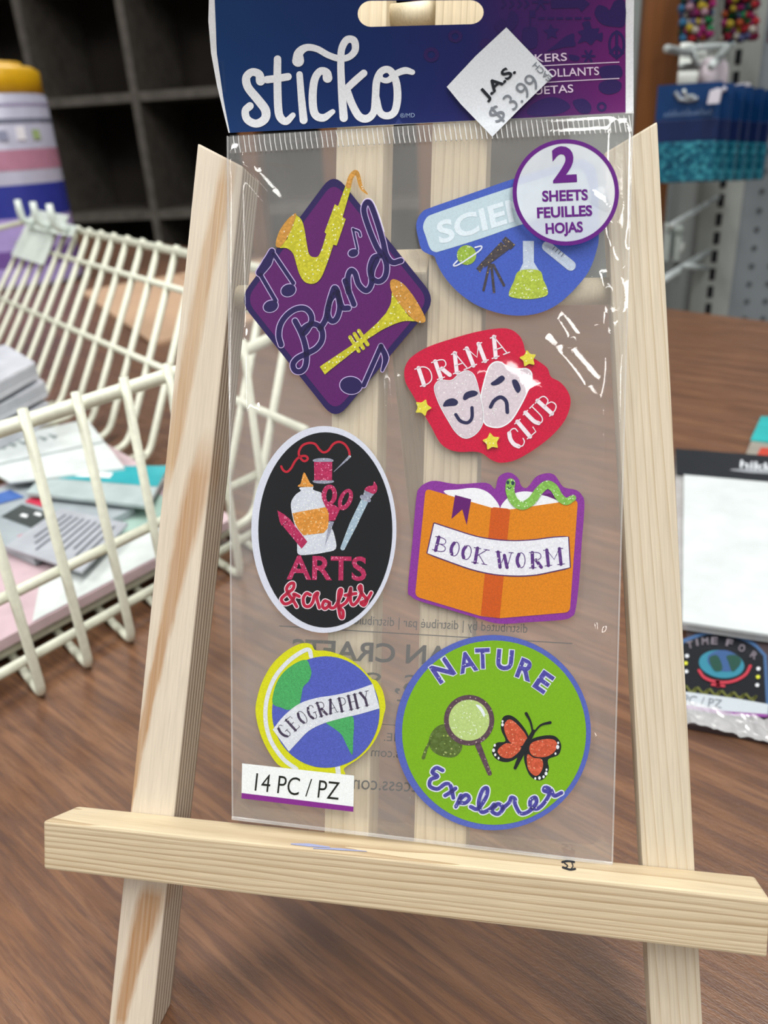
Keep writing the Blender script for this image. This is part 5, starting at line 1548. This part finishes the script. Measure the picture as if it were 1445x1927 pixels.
# slotted pegboard fixture on the right
PG = plain('#747a7e', 0.5, gscale=25); PGU = plain('#8f938f', 0.45, gscale=25); BK = plain('#101214', 0.6)
YP = 1.34
pg = root('pegboard_stand', 'grey pegboard stand with a slotted steel upright', 'pegboard', (0.5, YP, 0))
sc_ = YP / 1.25
ux = 0.2195 * sc_
MB().box((ux + 0.030, YP + 0.004, 0.05), (ux + 0.62, YP + 0.010, 1.75)).build('peg_panel', PG, pg)
MB().box((ux - 0.028, YP, 0.0), (ux + 0.030, YP + 0.04, 1.78)).build('upright', PGU, pg)
zz = Z0 - 0.262 * sc_
for k in range(-4, 22):
    z = zz + 0.0266 * k
    MB().box((ux - 0.0042, YP - 0.0012, z - 0.0088), (ux + 0.0042, YP + 0.001, z + 0.0088)).build('slot', BK, pg)
for i in range(9):
    for j in range(-4, 18):
        cx_ = ux + 0.056 + 0.0272 * i; cz_ = zz + 0.010 + 0.0266 * j
        MB().add([(cx_, YP + 0.003, cz_)] + [(cx_ + 0.0042 * math.cos(t * math.pi / 4), YP + 0.003, cz_ + 0.0042 * math.sin(t * math.pi / 4)) for t in range(8)], [(0, 1 + t, 1 + (t + 1) % 8) for t in range(8)]).build('peg_hole', plain('#4a4d50', 0.7), pg)
MB().box((ux - 0.22, YP + 0.34, 0.0), (ux - 0.0281, YP + 0.35, 1.75)).build('back_panel', plain('#8b9190', 0.5, gscale=25), pg)
MB().box((ux - 0.028, YP + 0.041, 0.0), (ux - 0.018, YP + 0.34, 1.75)).build('side_panel', plain('#979c9a', 0.5, gscale=25), pg)

# sloping clear shelf arms left of the upright
CLR = plain('#b9c2c2', 0.25, gscale=40)
sh = root('wire_shelf', 'white wire shelf with sloping arms beside the slotted upright', 'shelf', (0.12, 1.5, 0))
for (x1, y1, Y1, x2, y2, Y2, r_) in ((1262, 425, 1.15, 1350, 372, 1.33, 0.004), (1245, 528, 1.15, 1332, 474, 1.33, 0.005), (1290, 500, 1.2, 1330, 505, 1.33, 0.004), (1255, 92, 1.2, 1300, 100, 1.30, 0.005), (1290, 92, 1.3, 1380, 84, 1.33, 0.004), (1255, 128, 1.3, 1365, 122, 1.33, 0.005), (1338, 125, 1.2, 1372, 86, 1.32, 0.005), (1302, 92, 1.3, 1310, 125, 1.3, 0.0045)):
    MB().tube([on_y(x1, y1, Y1), on_y(x2, y2, Y2)], r_, 8).build('arm', CLR, sh, smooth=True)


def pillow(name, c, sx, sy, sz, mat, parent, seed=0, rot=0.0):
    bm = bmesh.new(); bmesh.ops.create_icosphere(bm, subdivisions=3, radius=1.0)
    rg = random.Random(seed)
    ph = [(rg.uniform(2, 5), rg.uniform(2, 5), rg.uniform(2, 5), rg.uniform(0, 6)) for _ in range(4)]
    cr, sr = math.cos(rot), math.sin(rot)
    for v_ in bm.verts:
        p = v_.co
        q = [math.copysign(abs(t) ** 0.6, t) for t in p]
        k = 1 + 0.05 * sum(math.sin(a * p.x + b * p.y + d * p.z + e_) for a, b, d, e_ in ph)
        x, y, z = q[0] * sx * k, q[1] * sy * k, q[2] * sz * k
        v_.co = (c[0] + x * cr - z * sr, c[1] + y, c[2] + x * sr + z * cr)
    me = bpy.data.meshes.new(name); bm.to_mesh(me); bm.free()
    me.materials.append(mat); me.polygons.foreach_set('use_smooth', [True] * len(me.polygons))
    o = bpy.data.objects.new(name, me); COL.objects.link(o); attach(o, parent)
    return o


WB = plain('#dfe4e0', 0.3, gscale=60)
for k, (px, py, Y, sx, sz, lb_) in enumerate(((1268, 108, 1.42, 0.030, 0.018, 'upper white plastic bag left on the wire shelf'), (1282, 146, 1.40, 0.036, 0.020, 'wide white plastic bag just above the blue packs'), (1340, 144, 1.30, 0.018, 0.022, 'pinkish white bag beside the slotted upright'), (1325, 110, 1.46, 0.020, 0.014, 'small white bag under the pom-pom packs'))):
    p_ = on_y(px, py, Y); r_ = root('white_bag', lb_, 'bag', p_ - np.array([0, 0, sz]), 'white bags on the wire shelf')
    pillow('bag_body', p_, sx, 0.02, sz, WB if k != 2 else plain('#d3c9d2', 0.3, gscale=60), r_, k)
    MB().box(tuple(p_ + np.array([-sx * 0.8, -0.002, sz * 0.85])), tuple(p_ + np.array([sx * 0.8, 0.002, sz * 1.15]))).build('sealed_edge', plain('#c4c8c4', 0.4), r_)
for k, (px0, px1, y0, y1, lb_) in enumerate(((1248, 1264, 425, 492, 'narrow pale box next to the pine leg, below the blue packs'), (1267, 1287, 428, 492, 'wider pale box next to the slotted upright, below the blue packs'))):
    a0 = on_y(px0, y1, 1.5); a1 = on_y(px1, y0, 1.5)
    r_ = root('pale_box', lb_, 'box', ((a0[0] + a1[0]) / 2, 1.52, a0[2]), 'pale boxes on the lower shelf')
    MB().box((a0[0], 1.5, a0[2]), (a1[0], 1.55, a1[2])).build('box_body', plain('#dbe3df', 0.4, gscale=60), r_, bevel=0.001)
    MB().box((a0[0], 1.4985, a1[2] - 0.012), (a1[0], 1.4995, a1[2] - 0.004)).build('box_flap', plain('#aab2ae', 0.4), r_)
p_ = on_y(1316, 442, 1.48)
r_ = root('clear_bag', 'bright crumpled clear bag below the blue packs', 'bag', p_ - np.array([0, 0, 0.03]))
pillow('bag_body', p_, 0.016, 0.015, 0.042, WB, r_, 11, -0.6); MB().box(tuple(p_ + np.array([-0.02, -0.002, 0.036])), tuple(p_ + np.array([0.0, 0.002, 0.042]))).build('sealed_edge', CLR, r_)
p_ = on_y(1283, 88, 1.5); r_ = root('black_case', 'small black case above the white bags', 'case', p_ - np.array([0, 0, 0.01]))
MB().box(tuple(p_ - np.array([0.022, 0.01, 0.011])), tuple(p_ + np.array([0.022, 0.01, 0.011]))).build('case_body', BK, r_, bevel=0.003); MB().box(tuple(p_ - np.array([0.006, 0.0125, 0.002])), tuple(p_ + np.array([0.006, -0.0105, 0.003]))).build('clasp', plain('#5a5d60', 0.3), r_)

# blue hanging packs on a peg hook
hook = root('peg_hook', 'steel peg hook carrying the row of blue packs', 'hook', on_y(1312, 178, 1.12))
hk0 = on_y(1290, 182, 1.10); hk1 = np.array([ux + 0.08, YP + 0.003, hk0[2] + 0.004])
MB().tube([hk1, hk0 + np.array([0, 0, 0.0]), hk0 + np.array([-0.004, -0.012, 0.006])], 0.0022, 8).build('rod', CLR, hook, smooth=True)
MB().box(tuple(hk1 + np.array([-0.012, -0.006, -0.02])), tuple(hk1 + np.array([0.012, -0.0005, 0.02]))).build('wall_plate', CLR, hook)
BL = plain('#0b3260', 0.3, gscale=60); BLD = plain('#14234c', 0.3, gscale=60)
TEAL = NT('teal_beads'); vz = TEAL.add('ShaderNodeTexVoronoi'); vz.inputs['Scale'].default_value = 260
TEAL.link(TEAL.coord(), vz.inputs['Vector']); sp_ = TEAL.add('ShaderNodeSeparateColor'); TEAL.link(vz.outputs['Color'], sp_.inputs[0])
TEAL.link(TEAL.ramp(sp_.outputs[0], [(0.0, srgb('#0a3a52')), (0.6, srgb('#125a70')), (1.0, srgb('#3a8a98'))]), TEAL.b.inputs['Base Color']); TEAL.b.inputs['Roughness'].default_value = 0.25
TEAL = TEAL.m
wid_, hgt_ = 0.072, 0.108
nm_ = ['front', 'second', 'third', 'fourth', 'fifth', 'sixth']
for k in range(6):
    f_ = k / 5
    c_ = np.array([0.146, 1.115, 0]) * (1 - f_) + np.array([0.238, 1.26, 0]) * f_
    zt = float(hk0[2]) + 0.014 - 0.002 * k
    yaw = math.radians(-6 - 11 * min(k, 3))
    r_ = root('bead_pack', 'blue hanging pack of teal beads, %s on the steel peg hook' % nm_[k], 'bead pack', (c_[0], c_[1], zt - hgt_), 'blue bead packs on the peg hook')
    mt = Matrix.Translation(Vector((c_[0], c_[1], zt))) @ Matrix.Rotation(yaw, 4, 'Z')
    w2 = wid_ / 2
    def qb(x0, x1, y0, y1, z0, z1, name, mat, bev=0.0):
        o = MB().box((x0, y0, z0), (x1, y1, z1)).build(name, mat, None, bevel=bev); o.matrix_basis = mt; attach(o, r_); return o
    qb(-w2, w2, -0.001, 0.001, -0.038, 0.0, 'header_card', BL)
    qb(-w2, w2, -0.003, 0.003, -0.062, -0.0382, 'pack_middle', BLD, 0.001)
    qb(-w2, w2, -0.005, 0.005, -hgt_, -0.0622, 'bead_filling', TEAL, 0.002)
    o = MB().tube([(-0.016, -0.0022, -0.008), (-0.010, -0.0022, -0.016), (0.0, -0.0022, -0.018), (0.010, -0.0022, -0.016)], 0.0024, 6).build('hang_slot', plain('#8f98a0', 0.4), None); o.matrix_basis = mt; attach(o, r_)
    if k == 0:
        for j in range(11):
            o = MB().tube([(-0.026 + j * 0.005, -0.0018, -0.034), (-0.0245 + j * 0.005, -0.0018, -0.030 + 0.002 * (j % 3)), (-0.023 + j * 0.005, -0.0018, -0.034)], 0.0006, 5).build('header_script', plain('#7f97bd', 0.4), None); o.matrix_basis = mt; attach(o, r_)
tg0 = on_y(1338, 178, 1.10)
tg = root('price_tag', 'white plastic price tag at the front of the blue packs', 'price tag', tg0)
MB().hexa([on_y(1330, 196, 1.095), on_y(1352, 194, 1.095), on_y(1354, 194, 1.1), on_y(1332, 196, 1.1), on_y(1336, 170, 1.095), on_y(1358, 166, 1.095), on_y(1360, 166, 1.1), on_y(1338, 170, 1.1)]).build('tag_plate', plain('#c9c6d0', 0.4), tg)
MB().tube([on_y(1345, 172, 1.1), on_y(1375, 165, 1.16), on_y(1408, 160, 1.24), on_y(1406, 178, 1.24)], 0.0028, 8).build('tag_arm', plain('#c9c6d0', 0.4), tg)

# pom-pom packs hanging at the top right
COLS = ['#691124', '#7e1c22', '#846974', '#145a35', '#897926', '#295474', '#741b4f', '#8e8981', '#481b39', '#1c332d', '#7e3b1f', '#3b3e5f', '#5a112d']
bm = bmesh.new(); bmesh.ops.create_icosphere(bm, subdivisions=2, radius=1.0)
rg = random.Random(5)
for v_ in bm.verts: v_.co *= 1 + rg.uniform(-0.08, 0.08)
PME = []
for c_ in COLS:
    me = bpy.data.meshes.new('pom_pom'); bm.to_mesh(me); me.materials.append(plain(c_, 0.9, gscale=900, grain=0.15)); PME.append(me)
bm.free()
for k, (px0, px1, Y, lb_) in enumerate(((1278, 1352, 1.16, 'pack of mixed pom-poms hanging nearest the brown post'), (1358, 1440, 1.20, 'pack of mixed pom-poms hanging over the slotted upright'), (1448, 1530, 1.24, 'pack of mixed pom-poms hanging over the pegboard'))):
    a0 = on_y(px0, 72, Y); a1 = on_y(px1, -60, Y)
    r_ = root('pom_pom_pack', lb_, 'pom-pom pack', ((a0[0] + a1[0]) / 2, Y, a0[2]), 'pom-pom packs')
    MB().box((a0[0], Y + 0.012, a0[2] - 0.004), (a1[0], Y + 0.013, a1[2] + 0.03)).build('backing_card', plain('#3a3038', 0.5, gscale=60), r_)
    nx_ = 8
    dx_ = (a1[0] - a0[0]) / nx_
    for i in range(nx_):
        for j in range(12):
            o = bpy.data.objects.new('pom_pom', rg.choice(PME)); COL.objects.link(o)
            s_ = rg.uniform(0.0036, 0.0052)
            o.matrix_basis = Matrix.Translation(Vector((a0[0] + dx_ * (i + 0.5) + rg.uniform(-0.002, 0.002), Y + rg.uniform(-0.003, 0.006), a0[2] + 0.0078 * j + rg.uniform(-0.002, 0.002)))) @ Matrix.Diagonal(Vector((s_, s_, s_, 1)))
            attach(o, r_)
    MB().tube([((a0[0] + a1[0]) / 2, Y + 0.012, a1[2] + 0.02), ((a0[0] + a1[0]) / 2, YP + 0.01, a1[2] + 0.024)], 0.002, 6).build('peg', CLR, r_)
